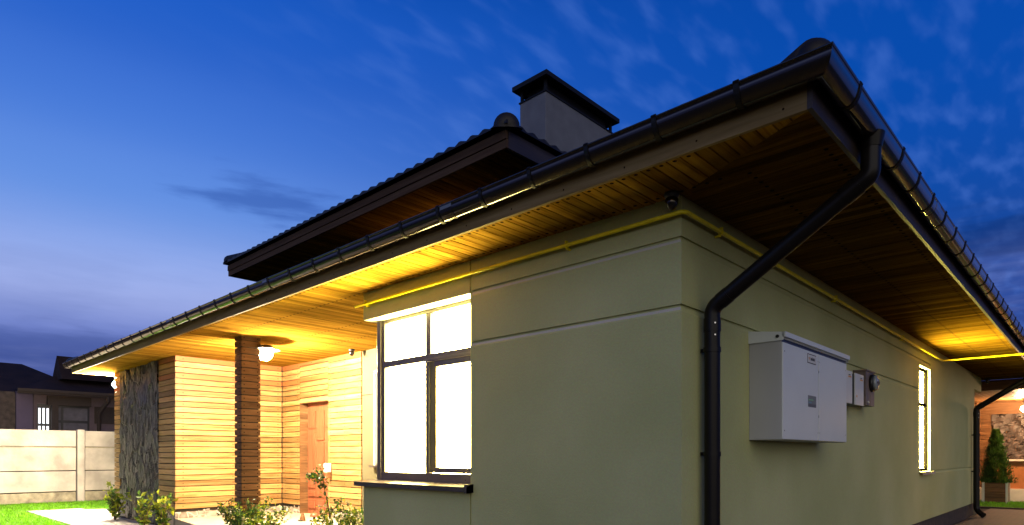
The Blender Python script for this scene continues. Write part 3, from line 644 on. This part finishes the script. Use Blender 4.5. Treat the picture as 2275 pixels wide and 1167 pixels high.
clad(m, 'X', YB+.022, DX0, DX1, 2.256, ZE+.004, -1, (-8.5,)); m.box(XS, DX0, YB+.021, YB+.25, .3, ZE+.005, 2); m.box(DX1, -6.9, YB+.021, YB+.25, .3, ZE+.005, 2); m.box(DX0, DX1, YB+.021, YB+.25, DZ1+.012, ZE+.005, 2)
m.build('wood_cladding', ['cladding', 'nail', 'gap'], H)
m = MB(); m.box(BL+.05, XS-.06, YF+.06, 4, 0, ZE-.01); m.build('block_wall', 'gap', H)
# stone plinths
def rock_plane(m, fn, na, nz, amp, seed, mi=0):
    o = len(m.v)
    for i in range(na+1):
        for j in range(nz+1): m.v.append(tuple(fn(i/na, j/nz, amp*seed(i/na, j/nz))))
    for i in range(na):
        for j in range(nz): a = o+i*(nz+1)+j; m.f.append([a, a+nz+1, a+nz+2, a+1]); m.m.append(mi); m.sm.append(False)
m = MB()
rock_plane(m, lambda a, b, d: (XS-.03+d, YF+a*(YB-YF), .185+b*.155), 60, 5, .03, lambda a, b: mn.noise((a*22, b*2, 4)))
rock_plane(m, lambda a, b, d: (XS+a*(DX0-XS), YB+.03-d, .185+b*.155), 24, 5, .03, lambda a, b: mn.noise((a*9, b*2, 9)))
rock_plane(m, lambda a, b, d: (DX1+a*(-3.72-DX1), YB+.03-d, .185+b*.155), 100, 5, .03, lambda a, b: mn.noise((a*40, b*2, 2)))
rock_plane(m, lambda a, b, d: (-10.45+a*(XS-.03+10.45), YF+.03-d, .0+b*.34), 24, 8, .03, lambda a, b: mn.noise((a*9, b*2, 5)))
m.build('stone_plinth', 'flagstone', H)
# slate panel: split-face flakes, drawn out vertically
m = MB()
def flake(a, b):
    p = Vector((a*2.3*4.5, b*2.9*1.9, 0)); q = mn.voronoi(p+Vector((mn.noise(p*1.3), mn.noise(p*1.3+Vector((9,9,9))), 0))*.55)
    d = q[0]; pt = q[1][0]; h = mn.noise(pt*7.3)
    t = (p-pt); return .55*h + .8*(t.x*mn.noise(pt*3.1)*1.8+t.y*mn.noise(pt*5.7)*1.4) + .25*mn.fractal(p*2.4, .9, 2, 4) - (.5 if d[1]-d[0] < .05 else 0)
rock_plane(m, lambda a, b, d: (-12.75+a*2.3, YF-.01-d,   .02+b*2.985), 120, 140, .060, flake)
m.box(-12.74, -10.46, YF+.02, YF+.09, .02, ZE); sp_ = m.build('stone_panel', 'slate', H); sp_['label'] = 'dark split slate panel between the board strips'
# column
m = MB(); kx0, kx1, ky0, ky1 = -7.205, -6.99, .12, .40
m.box(kx0+.02, kx1-.02, ky0+.02, ky1-.02, .0, ZE+.004, 2)
clad(m, 'X', ky0+.018, kx0, kx1-.006, .19, ZE+.003, -1, (kx0+.03, kx1-.05), th=.018); clad(m, 'Y', kx1-.018, ky0+.006, ky1, .19, ZE+.003, 1, (ky0+.04, ky1-.04), th=.018)
clad(m, 'X', ky1-.018, kx0, kx1, .19, ZE+.003, 1, th=.018); clad(m, 'Y', kx0+.018, ky0, ky1, .19, ZE+.003, -1, th=.018)
m.build('porch_column', ['column_wood', 'nail', 'gap'], H)
# porch floor
m = MB(); m.prism([(-9.63,.128),(-9.58,.118),(-8.22,-.02),(-7.4,-.1),(-6.2,.45),(-3.72,.9),(-3.72,2.3),(-9.63,2.3)], 0, .19); m.build('porch_floor', 'slab', H)
# door
dr = MB(); dr.box(DX0+.015, DX1-.005, 2.215, 2.26, .19, DZ1)
DP = 2.2149
def raised(m, x0, x1, z0, z1):
    for k, (e, d) in enumerate(((0, .024), (.045, .030))): m.box(x0+e, x1-e, DP-d, DP+.0002, z0+e, z1-e)
w3 = (DX1-DX0-.02-.2)/3
for i in range(3):
    xa = DX0+.07+i*(w3+.035)
    if i == 1: rows = [(.30, .46), (.52, 1.50), (1.56, 2.10)]
    else: rows = [(.30, .46), (.52, .62), (.68, 1.72), (1.78, 2.10)] if i == 0 else [(.30, .46), (.52, .62), (.68, 1.74), (1.80, 2.10)]
    for z0, z1 in rows: raised(dr, xa, xa+w3, z0, z1)
door = dr.build('door', 'door_wood', H); door['label'] = 'brown panelled wooden front door'
m = MB(); m.box(DX0, DX0+.014, YB-.01, 2.26, .19, DZ1+.01); m.box(DX1-.004, DX1+.0, YB+.03, 2.26, .19, DZ1); m.box(DX0+.014, DX1, YB-.004, 2.26, DZ1, DZ1+.011); m.build('frame', 'column_wood', door)
m = MB(); m.tube([(-8.03,2.2,1.12),(-8.03,2.15,1.12),(-8.06,2.14,1.12),(-8.17,2.145,1.125)], .010, 10); m.disc((-8.03,2.203,1.12), (0,-1,0), .025, 0, 14); m.box(-8.05,-8.01,2.2,2.2145,1.03,1.2); m.build('handle', 'steel', door)
# small window beside the porch, mostly hidden by the corner window
m = MB(); m.box(-6.46, -5.6, 2.06, 2.068, 1.15, 2.6); w3o = m.build('window', 'window_glow_low', H); m = MB(); m.box(-6.50, -6.46, 2.03, 2.069, 1.12, 2.63); m.box(-6.50, -5.56, 2.03, 2.069, 2.6, 2.63); m.build('frame', 'white_reveal', w3o); m = MB(); m.box(-6.56, -5.5, 1.98, 2.069, 1.09, 1.118); m.build('sill', 'sill_metal', w3o)

# ================================================================ THINGS ON THE HOUSE
def lamp(name, label, c, r, mount, glow, mat_b='black'):
    t = thing(name, label, 'lamp', c); m = MB(); m.sphere(c, r); m.build('globe', glow, t)
    m = MB(); m.tube([c, mount], .02, 10); mv = (Vector(c)-Vector(mount)).normalized(); m.tube([Vector(mount), Vector(mount)+mv*.025], .055, 16); m.build('mount', mat_b, t); return t
PL = lamp('porch_lamp', 'round glowing porch lamp on the wooden column', (-7.09, .52, 2.80), .105, (-7.09, .401, 2.80), 'porch_globe')
m = MB(); m.lathe((-7.09, .52, 2.80), [(.215,.050),(.213,.056),(.09,.118),(.015,.130)], 24); m.build('added_shield', 'black', PL)  # cap added over the globe to keep its direct light off the soffit
WL = lamp('wall_lamp', 'bright white lamp at the far left corner of the house', (-13.38, .215, 2.80), .07, (-13.18, .19, 2.80), 'side_globe')
m = MB(); m.add([(-13.56,.255,2.60),(-13.56,.62,2.60),(-13.56,.62,2.97),(-13.56,.225,2.97),(-13.575,.255,2.60),(-13.575,.62,2.60),(-13.575,.62,2.97),(-13.575,.225,2.97)], [(0,1,2,3),(7,6,5,4),(0,4,5,1),(1,5,6,2),(2,6,7,3),(3,7,4,0)]); m.box(-13.56, -13.18, .60, .62, 2.60, 2.97); m.build('added_shield', 'black', WL)  # plates added beside the globe to block light and dim part of the fence

gp = thing('gas_pipe', 'yellow gas pipe running under the eaves around the house corner', 'pipe', (0,0,2.87))
m = MB(); m.tube([(-3.80,-.045,2.868)]+arc((-3.8,-.045,2.868),(.045,-.045,2.872),(.045,9,2.868),.05)+arc((.045,0,2.868),(.045,8.78,2.858),(4,8.78,2.85),.05)+[(4,8.78,2.852)], .0145, 12); m.build('pipe', 'gas_yellow', gp)
for p, ax in (((-3.60,-.045,2.868),'X'),((-.93,-.045,2.868),'X'),((.045,.49,2.869),'Y'),((.045,3.1,2.866),'Y'),((.045,6.0,2.863),'Y')):
    m = MB(); d = (.008,0,0) if ax == 'X' else (0,.008,0); v = Vector(p); m.tube([v-Vector(d), v+Vector(d)], .021, 12)
    if ax == 'X': m.box(p[0]-.006, p[0]+.006, -.044, -.0005, p[2]-.030, p[2]-.018); m.box(p[0]-.006, p[0]+.006, -.06, -.035, p[2]+.018, p[2]+.034)
    else: m.box(.0005, .044, p[1]-.006, p[1]+.006, p[2]-.030, p[2]-.018); m.box(.035, .06, p[1]-.006, p[1]+.006, p[2]+.018, p[2]+.034)
    m.build('clamp', 'gas_yellow', gp)

def sensor(loc, label):
    t = thing('motion_sensor', label, 'sensor', loc, 'dome sensors under the eaves'); x, y, z = loc
    m = MB(); m.lathe((x,y,z), [(.048,0),(.05,-.012),(.044,-.03),(.040,-.035)], 20); m.build('mount', 'black', t)
    m = MB(); m.lathe((x,y,z), [(.040,-.035),(.043,-.05),(.036,-.08),(.024,-.105),(.004,-.115)], 20); m.build('dome', 'gutter', t); return t
sensor((-.03, -.075, ZE-.002), 'dark dome sensor under the soffit above the near wall corner')
sensor((-6.85, 1.85, ZE-.002), 'small dome sensor on the porch ceiling near the cream wall')
sensor((.10, 13.75, ZE-.002), 'black dome sensor at the far end of the side soffit')

# electric cabinet
K = thing('electric_cabinet', 'large pale grey electric cabinet with two doors on the side wall', 'cabinet', (0, 1.9, 1.4))
KX, KY0, KY1, KZ0, KZ1 = .25, 1.081, 2.691, 1.40, 2.165
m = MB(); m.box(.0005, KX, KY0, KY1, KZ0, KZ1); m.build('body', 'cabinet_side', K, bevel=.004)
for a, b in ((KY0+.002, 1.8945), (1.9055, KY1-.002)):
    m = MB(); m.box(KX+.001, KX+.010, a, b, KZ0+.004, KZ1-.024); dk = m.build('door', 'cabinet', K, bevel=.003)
m = MB(); lo = .012
m.add([(.0005,KY0-lo,KZ1-.012),(.27,KY0-lo,KZ1-.012),(.27,KY0-lo,2.215),(.0005,KY0-lo,2.25),(.0005,KY1+lo,KZ1-.012),(.27,KY1+lo,KZ1-.012),(.27,KY1+lo,2.215),(.0005,KY1+lo,2.25)],[(0,1,2,3),(7,6,5,4),(3,2,6,7)])
m.box(.262, .285, KY0-lo, KY1+lo, 2.178, 2.2155); m.box(.0005, .262, KY0, KY1, 2.166, 2.18)
m.build('lid', 'cabinet', K)
m = MB(); m.box(KX+.0006, KX+.003, KY0+.004, KY1-.004, 2.138, 2.177); m.box(KX+.0004, KX+.0012, 1.8945, 1.9055, KZ0+.004, KZ1-.03); m.build('gap_strip', 'black', K)
m = MB(); m.lathe((.225, KY0-lo, 2.185), [(.013,-.006),(.013,.001)], 14, 0, 'Y'); m.build('lock', 'black', K)
for y in (KY0+.035, 1.88, 1.925, KY1-.035):
    for z in (KZ0+.07, KZ1-.09): m = MB(); m.disc((KX+.0105, y, z), (1,0,0), .006, 0, 8); m.build('screw', 'black', K)
for z in (1.60, 1.98): m = MB(); m.box(KX+.010, KX+.012, 1.896, 1.904, z, z+.02); m.build('latch', 'dark_grey', K)
def yz_panel(m, x, y0, y1, z0, z1, mi, r=.0, th=.0012):
    m.box(x, x+th, y0, y1, z0, z1, mi)
m = MB(); X0 = KX+.0102
yz_panel(m, X0, 1.620, 1.826, 2.040, 2.118, 1); yz_panel(m, X0+.0011, 1.627, 1.819, 2.047, 2.111, 0)
m.add([(X0+.003,1.640,2.086),(X0+.003,1.672,2.090),(X0+.003,1.660,2.062)], [(0,2,1)], 2)
y = 1.690
for w, h in ((.012,.024),(.016,.020),(.008,.028),(.016,.020),(.014,.026),(.010,.020)): yz_panel(m, X0+.0023, y, y+w, 2.066, 2.066+h, 1); y += w+.005
m.build('label_plate', ['label', 'ink', 'orange'], K)
m = MB(); yz_panel(m, X0, 1.634, 1.83, 1.680, 1.775, 0); yz_panel(m, X0+.0011, 1.648, 1.76, 1.735, 1.745, 1); yz_panel(m, X0+.0011, 1.64, 1.72, 1.712, 1.722, 2); yz_panel(m, X0+.0011, 1.638, 1.826, 1.684, 1.706, 3)
m.build('display', ['display_grey', 'green_ink', 'blue_ink', 'dark_grey'], K)

def jbox(y0, y1, z0, z1, x, label, red=False):
    t = thing('junction_box', label, 'junction box', (0, (y0+y1)/2, z0), 'grey boxes beside the big cabinet')
    m = MB(); m.box(.0005, x-.014, y0+.006, y1-.006, z0+.006, z1-.006); m.build('body', 'dark_grey', t)
    m = MB(); m.box(x-.0135, x, y0, y1, z0, z1); m.build('cover', 'grey_plastic', t, bevel=.004)
    m = MB(); yz_panel(m, x+.0002, y1-.15, y1-.03, z1-.085, z1-.025, 0); yz_panel(m, x+.0014, y1-.14, y1-.04, z1-.066, z1-.052, 1); yz_panel(m, x+.0014, y1-.13, y1-.07, z1-.046, z1-.036, 2)
    if red: yz_panel(m, x+.0002, y0+.03, y0+.09, z0+.03, z0+.11, 0); yz_panel(m, x+.0014, y0+.04, y0+.07, z0+.08, z0+.10, 3)
    m.build('label_plate', ['label', 'orange', 'ink', 'orange'], t); return t
jbox(2.95, 3.285, 1.808, 2.137, .15, 'plain grey junction box touching the big cabinet')
jbox(3.385, 3.70, 1.806, 2.135, .15, 'grey junction box with two stickers next to the round meter', True)
T = thing('electricity_meter', 'brown meter housing with round glass dial on the side wall', 'meter', (0, 4.05, 1.83))
m = MB(); m.box(.0005, .13, 3.87, 4.21, 1.832, 2.215); m.box(.0005, .14, 3.86, 4.22, 2.205, 2.222); m.box(.131, .134, 4.035, 4.042, 1.835, 1.98); m.build('housing', 'meter_body', T, bevel=.004)
m = MB(); m.box(.0005, .11, 3.74, 3.855, 1.83, 2.10); m.build('side_box', 'grey_plastic', T, bevel=.003)
m = MB(); m.lathe((.131, 4.075, 2.085), [(.098,0),(.098,.03),(.088,.034)], 28, 0, 'X'); m.build('ring', 'black', T)
m = MB(); m.lathe((.165, 4.075, 2.085), [(.086,0),(.084,.018),(.074,.030),(.03,.036),(.001,.037)], 28, 0, 'X'); m.build('dial', 'glass', T)
m = MB(); m.box(.1655, .206, 4.03, 4.12, 2.075, 2.10); m.build('counter', 'ink', T)
m = MB(); m.lathe((.131, 3.93, 1.865), [(.014,0),(.014,.012),(.004,.014)], 14, 0, 'X'); m.build('seal', 'label', T)

t = thing('wall_box', 'small white box on the boards right of the front door', 'wall box', (-7.86, 2.05, 1.0))
m = MB(); m.box(-7.925, -7.80, 1.965, 2.046, .985, 1.14); m.build('cover', 'white_reveal', t, bevel=.006); m = MB(); m.box(-7.84, -7.80, 1.99, 2.046, .90, .984); m.build('cable_duct', 'column_wood', t)

# porch ornaments
t = thing('ornament', 'small brown wedge shaped ornament on the porch floor', 'ornament', (-7.66, 1.43, .19))
m = MB(); m.lathe((-7.66,1.43,.19), [(.045,0),(.05,.02),(.042,.06),(.03,.10),(.02,.125),(.004,.132)], 14); m.build('body', 'column_wood', t); m = MB(); m.box(-7.70,-7.61,1.37,1.40,.19,.215); m.build('foot', 'black', t)
t = thing('ornament', 'mushroom shaped ornament near the front door', 'ornament', (-7.46, 1.53, .19))
m = MB(); m.lathe((-7.46,1.53,.19), [(.03,0),(.024,.03),(.022,.10)], 14); m.build('stem', 'black', t); m = MB(); m.lathe((-7.46,1.53,.27), [(.072,0),(.074,.015),(.058,.045),(.03,.062),(.002,.067)], 18); m.build('cap', 'door_wood', t)

# ================================================================ TERRACE AT THE FAR END
T = thing('terrace', 'covered terrace with wooden ceiling and stone back wall beyond the house', 'terrace', (2, 16.5, 0))
m = MB(); m.box(-.6, 6, BY+.01, BY+.15, 2.765, 2.998); m.box(-.6, 6, BY-.002, BY+.01, 2.765, 2.85); m.build('beam', 'column_wood', T)
m = MB(); x = -3.0
while x < 6: m.box(x+.003, x+.107, BY+.15, 18.6, 2.78+random.uniform(-.0015,.0015), 2.80); x += .11
m.box(-3, 6, BY+.15, 18.6, 2.798, 3.0, 1); m.build('ceiling', ['terrace_wood', 'gap'], T)
m = MB(); m.box(-3, 6, 18.6, 18.8, .0, 2.79, 0); clad(m, 'X', 18.6, -3, -.36, .3, 2.6, -1, pitch=.12); m.box(-3, 6, 18.50, 18.6, 2.44, 2.78, 0); m.build('back_wall', ['column_wood', 'nail'], T)
m = MB(); rock_plane(m, lambda a, b, d: (-.34+a*6, 18.55-d, 1.17+b*1.27), 110, 40, .07, lambda a, b: flake(a*2.2, b*.55)); m.build('stone_panel', 'slate_warm', T)
m = MB(); m.box(-.3, 6, 18.30, 18.6, 1.125, 1.17); m.build('ledge', 'white_base', T)
m = MB(); m.box(-.28, 6, 18.40, 18.6, .36, 1.125); m.build('counter_front', 'orange_panel', T)
m = MB(); m.box(-1.2, 6, 18.25, 18.6, 0, .36); m.build('base', 'white_base', T)
m = MB(); m.box(-.78, -.62, 17.9, 18.6, 0, 2.78); clad(m, 'Y', -.62, 17.9, 18.55, .3, 2.78, 1, pitch=.12); m.build('side_pier', ['column_wood', 'nail'], T)
lamp('ceiling_lamp', 'glowing lamp under the terrace ceiling by the stone wall', (.47, 17.4, 2.50), .08, (.47, 17.4, 2.779), 'terrace_globe')

# planter and thuja
P = thing('planter_box', 'brown wooden planter box with pale corner posts on the lawn edge', 'planter', (-.16, 17.6, 0))
px0, px1, py0, py1 = -.42, .14, 17.35, 17.85
m = MB()
for k in range(4):
    z = .03+k*.13; m.box(px0+.05, px1-.05, py0+.01, py0+.04, z, z+.122); m.box(px0+.05, px1-.05, py1-.04, py1-.01, z, z+.122); m.box(px0+.01, px0+.04, py0+.05, py1-.05, z, z+.122); m.box(px1-.04, px1-.01, py0+.05, py1-.05, z, z+.122)
m.build('side_panel', 'planter_wood', P)
for x in (px0, px1-.055):
    for y in (py0, py1-.055): m = MB(); m.box(x, x+.055, y, y+.055, 0, .56); m.build('post', 'white_base', P)
m = MB(); m.box(px0+.05, px1-.05, py0+.05, py1-.05, .02, .50); m.build('soil', 'soil', P)

def leaf(m, p, d, ln, wd, mi, rnd):
    d = d.normalized(); s = d.cross(Vector((rnd.uniform(-1,1), rnd.uniform(-1,1), rnd.uniform(-1,1)))).normalized(); n = d.cross(s)*ln*.12
    m.add([p, p+d*ln*.5+s*wd*.5+n, p+d*ln, p+d*ln*.5-s*wd*.5+n], [(0,1,2),(0,2,3)], mi)
def rv(rnd): return Vector((rnd.gauss(0,1), rnd.gauss(0,1), rnd.gauss(0,1))).normalized()
rnd = random.Random(5)
Tt = thing('thuja', 'cone shaped green thuja growing in the wooden planter', 'tree', (-.14, 17.6, .5))
m = MB(); m.tube([(-.14,17.6,.5),(-.14,17.6,1.2),(-.15,17.6,1.75)], [.025,.018,.006], 8); m.build('trunk', 'stem', Tt)
m = MB()
for i in range(6500):
    h = rnd.random()**1.25; rr = (.30*(1-h)**.75+.03)*(1+.45*mn.noise((h*9, 3, i % 9*.9))+(.35 if rnd.random() < .04 else 0)); a = rnd.uniform(0, 6.283); q = rr*math.sqrt(rnd.uniform(.15, 1)); rad = 1+.22*math.sin(a*5+h*9)
    p = Vector((-.14+q*rad*math.cos(a), 17.6+q*rad*math.sin(a), .53+h*1.42)); leaf(m, p, Vector((math.cos(a)*.5, math.sin(a)*.5, 1))+rv(rnd)*.45, rnd.uniform(.05,.09), .022, 0 if rnd.random() < .7 else 1, rnd)
m.build('crown', ['leaf_thuja', 'leaf_mid'], Tt)

# shrubs
def shrub(name, label, loc, rx, rz, n, ll, mats, seed, cat='shrub', stems=7, lean=0, blossoms=0, group=None, flat=1.0):
    rnd = random.Random(seed); t = thing(name, label, cat, loc, group); o = Vector(loc); tips = []
    m = MB()
    for i in range(stems):
        a = 6.283*i/stems+rnd.uniform(-.4,.4); r = rx*rnd.uniform(.25,.95); h = rz*rnd.uniform(.65,1.05)
        p1 = o+Vector((r*.35*math.cos(a), r*.35*math.sin(a)*flat, h*.45)); p2 = o+Vector((r*math.cos(a)+lean*h, r*math.sin(a)*flat, h)); m.tube([o, p1, p2], [.010,.007,.003], 6); tips += [(p1, p2)]
    m.build('stem', 'stem', t); m = MB(); fl = MB()
    for i in range(n):
        p1, p2 = rnd.choice(tips); q = p1.lerp(p2, rnd.uniform(-.5, 1.12))+rv(rnd)*rx*.20*rnd.random()
        if q.z < .03: q.z = rnd.uniform(.03, .12)
        leaf(m, q, rv(rnd)+Vector((0,0,.35)), ll*rnd.uniform(.6,1.25), ll*.55*rnd.uniform(.7,1.2), rnd.choices(range(len(mats)), [5,4,2][:len(mats)])[0], rnd)
    m.build('foliage', mats, t)
    for i in range(blossoms):
        p1, p2 = rnd.choice(tips); q = p1.lerp(p2, rnd.uniform(.5, 1.15))+rv(rnd)*rx*.16
        for k in range(9): leaf(fl, q, rv(rnd)+Vector((0,0,.5)), .028, .026, 0, rnd)
    if blossoms: fl.build('blossom', 'blossom', t)
    return t
G5 = 'shrubs in the bed before the porch'
shrub('shrub', 'dark green bushy shrub at the foot of the wooden column', (-6.72, .02, 0), .38, .60, 1900, .055, ['leaf_dark','leaf_mid','leaf_yellow'], 11, stems=16, group=G5)
shrub('shrub', 'loose shrub with pale leaves right of the dark bush by the column', (-6.12, .05, 0), .36, .56, 950, .055, ['leaf_mid','leaf_yellow','leaf_dark'], 12, stems=12, blossoms=26, group=G5)
shrub('shrub', 'yellow green shrub with white blossoms under the corner window sill', (-4.80, .42, 0), .42, .60, 1500, .05, ['leaf_yellow','leaf_mid','leaf_dark'], 13, stems=14, blossoms=40, group=G5)
shrub('shrub', 'low spreading shrub behind the blossoming one against the board wall', (-5.35, 1.15, 0), .50, .56, 1000, .05, ['leaf_mid','leaf_dark','leaf_yellow'], 14, stems=12, blossoms=20, group=G5)
# climbing rose: tall leaning cane
rnd = random.Random(21); T = thing('rose_bush', 'tall thin rose with small leaves in front of the door', 'rose', (-5.16, .50, 0))
m = MB(); cane = [Vector(p) for p in ((-5.16,.50,0),(-5.18,.49,.35),(-5.24,.48,.62),(-5.30,.46,.86),(-5.44,.43,1.02),(-5.60,.40,1.0))]; m.tube(cane, [.012,.010,.008,.006,.005,.003], 7)
c2 = [Vector(p) for p in ((-5.30,.46,.86),(-5.34,.46,1.0),(-5.40,.46,1.12))]; m.tube(c2, [.005,.004,.002], 6); c3 = [Vector(p) for p in ((-5.22,.48,.5),(-5.05,.5,.66),(-4.95,.5,.72))]; m.tube(c3, [.006,.004,.002], 6); m.build('cane', 'stem', T)
m = MB(); fl = MB()
for pth, n in ((cane, 230), (c2, 60), (c3, 60)):
    for i in range(n):
        k = rnd.randrange(len(pth)-1) if rnd.random() < .4 else max(0, len(pth)-2-(rnd.random() < .4)); q = pth[k].lerp(pth[k+1], rnd.random())
        if q.z < .3: continue
        leaf(m, q+rv(rnd)*.075*rnd.random(), rv(rnd), rnd.uniform(.03,.055), .028, rnd.choices((0,1,2), (5,4,2))[0], rnd)
for q in (Vector((-5.40,.45,1.14)), Vector((-5.58,.40,1.03)), Vector((-5.48,.42,1.06)), Vector((-5.36,.45,1.03))):
    for k in range(14): leaf(fl, q, rv(rnd), .03, .03, 0, rnd)
m.build('foliage', ['leaf_dark','leaf_mid','leaf_yellow'], T); fl.build('blossom', 'blossom', T)
G6 = 'leafy plants along the slate wall'
shrub('garden_plant', 'yellow green leafy plant at the left edge of the slate panel', (-12.05, -.15, 0), .26, .72, 170, .12, ['leaf_yellow','leaf_mid'], 31, cat='plant', stems=9, group=G6)
shrub('garden_plant', 'leafy plant in front of the middle of the slate panel', (-10.0, -.26, 0), .26, .60, 130, .11, ['leaf_yellow','leaf_mid'], 32, cat='plant', stems=8, group=G6)
shrub('garden_plant', 'leafy plant at the corner between slate strip and lit boards', (-9.35, -.16, 0), .26, .55, 160, .11, ['leaf_yellow','leaf_mid'], 33, cat='plant', stems=8, group=G6)

shrub('garden_plant', 'dark leafy plant behind the paving near the fence', (-13.45, .55, 0), .34, .52, 420, .10, ['leaf_mid','leaf_yellow','leaf_dark'], 34, cat='plant', stems=9, group=G6)

# ================================================================ FENCE
FX = -18.5
F = thing('concrete_fence', 'pale concrete panel fence behind the lawn', 'fence', (FX, 0, 0))
def fpanel(y0, y1):
    for z0, z1, mt, th in ((.02,.285,'concrete_low',.04),(.31,.85,'concrete',.05),(.872,1.495,'concrete',.05),(1.52,1.955,'concrete',.05)):
        m = MB(); n = 24
        m.box(FX-.06, FX-.03+th*.6, y0, y1, z0, z1); m.build('panel', mt, F, bevel=.012)
    m = MB(); m.box(FX-.06, FX-.045, y0, y1, .02, 1.94); m.build('backing', 'soil', F)
    m = MB(); m.box(FX-.05, FX+.012, y0, y1, 1.488, 1.512); m.build('rail', 'concrete_low', F, bevel=.008)
for i in range(-4, 4):
    y = .69+i*2.06; m = MB(); m.box(FX-.10, FX+.07, y-.085, y+.085, 0, 1.985); m.build('post', 'concrete', F, bevel=.015); fpanel(y+.105, y+1.955)

# ================================================================ NEIGHBOUR HOUSE
B = thing('neighbour_house', 'dark roofed house beyond the concrete fence', 'house', (-29, 2, 0))
m = MB()
def hip(m, x0, x1, y0, y1, z0, zt, rx, ry0, ry1):
    m.add([(x0,y0,z0),(x1,y0,z0),(x1,y1,z0),(x0,y1,z0),(rx,ry0,zt),(rx,ry1,zt)], [(0,3,2,1),(0,1,4),(1,2,5,4),(2,3,5),(3,0,4,5)])
hip(m, -36, -27.2, -16, 3.4, 3.62, 5.1, -31, -12, 1.35); hip(m, -33, -26.4, .55, 12, 3.66, 4.62, -29, 2.3, 10)
m.build('roof', 'n_roof', B)
m = MB(); m.add([(-27.4,2.03,4.25),(-29.2,2.03,4.25),(-28.3,2.03,5.24),(-27.4,6,4.25),(-29.2,6,4.25),(-28.3,6,5.24)], [(0,2,1),(0,3,5,2),(1,2,5,4),(3,4,5),(0,1,4,3)]); m.build('dormer', 'n_roof', B)
m = MB(); m.box(-26.45, -26.3, .5, 12, 3.60, 3.70); m.box(-26.42, -26.36, .5, 12, 3.52, 3.60); m.build('gutter', 'n_brown', B)
m = MB(); m.box(-33, -27.2, -10, .56, 0, 3.62); m.build('wall', 'n_stone', B)
m = MB(); m.box(-33, -27.05, .57, 1.06, 0, 3.66); m.build('wall', 'n_purple', B)
m = MB(); m.box(-33, -27.0, 1.07, 12, 0, 3.66); m.build('wall', 'n_wall', B)
m = MB(); m.box(-26.99, -26.96, 3.0, 4.2, 2.53, 3.2); m.build('wall_panel', 'n_brown', B)
m = MB(); m.box(-26.95, -26.75, 1.46, 2.85, 3.17, 3.52); m.build('beam', 'n_brown', B)
m = MB(); m.box(-26.95, -26.75, 1.585, 1.785, 0, 3.17); m.build('column', 'n_brown', B)
m = MB(); m.box(-26.99, -26.95, 1.17, 1.575, 1.0, 3.2); w = m.build('window', 'black', B)
for k in range(3):
    for z0, z1 in ((2.47, 3.05), (1.7, 2.38)): m = MB(); m.box(-26.949, -26.94, 1.205+k*.125, 1.275+k*.125, z0, z1); m.build('pane', 'far_pane', w)
m = MB(); m.box(-26.99, -26.95, 1.80, 2.83, 1.0, 3.17); w = m.build('window', 'black', B)
for a, b in ((1.83, 1.90), (1.98, 2.76)):
    for z0, z1 in ((2.62, 3.1), (1.7, 2.52)): m = MB(); m.box(-26.949, -26.94, a, b, z0, z1); m.build('pane', 'curtain', w)
m = MB(); m.tube([(-26.4,3.33,3.6),(-26.4,3.33,3.4),(-26.85,3.13,2.95),(-26.85,3.13,0)], .075, 10); m.build('drainpipe', 'n_brown', B)
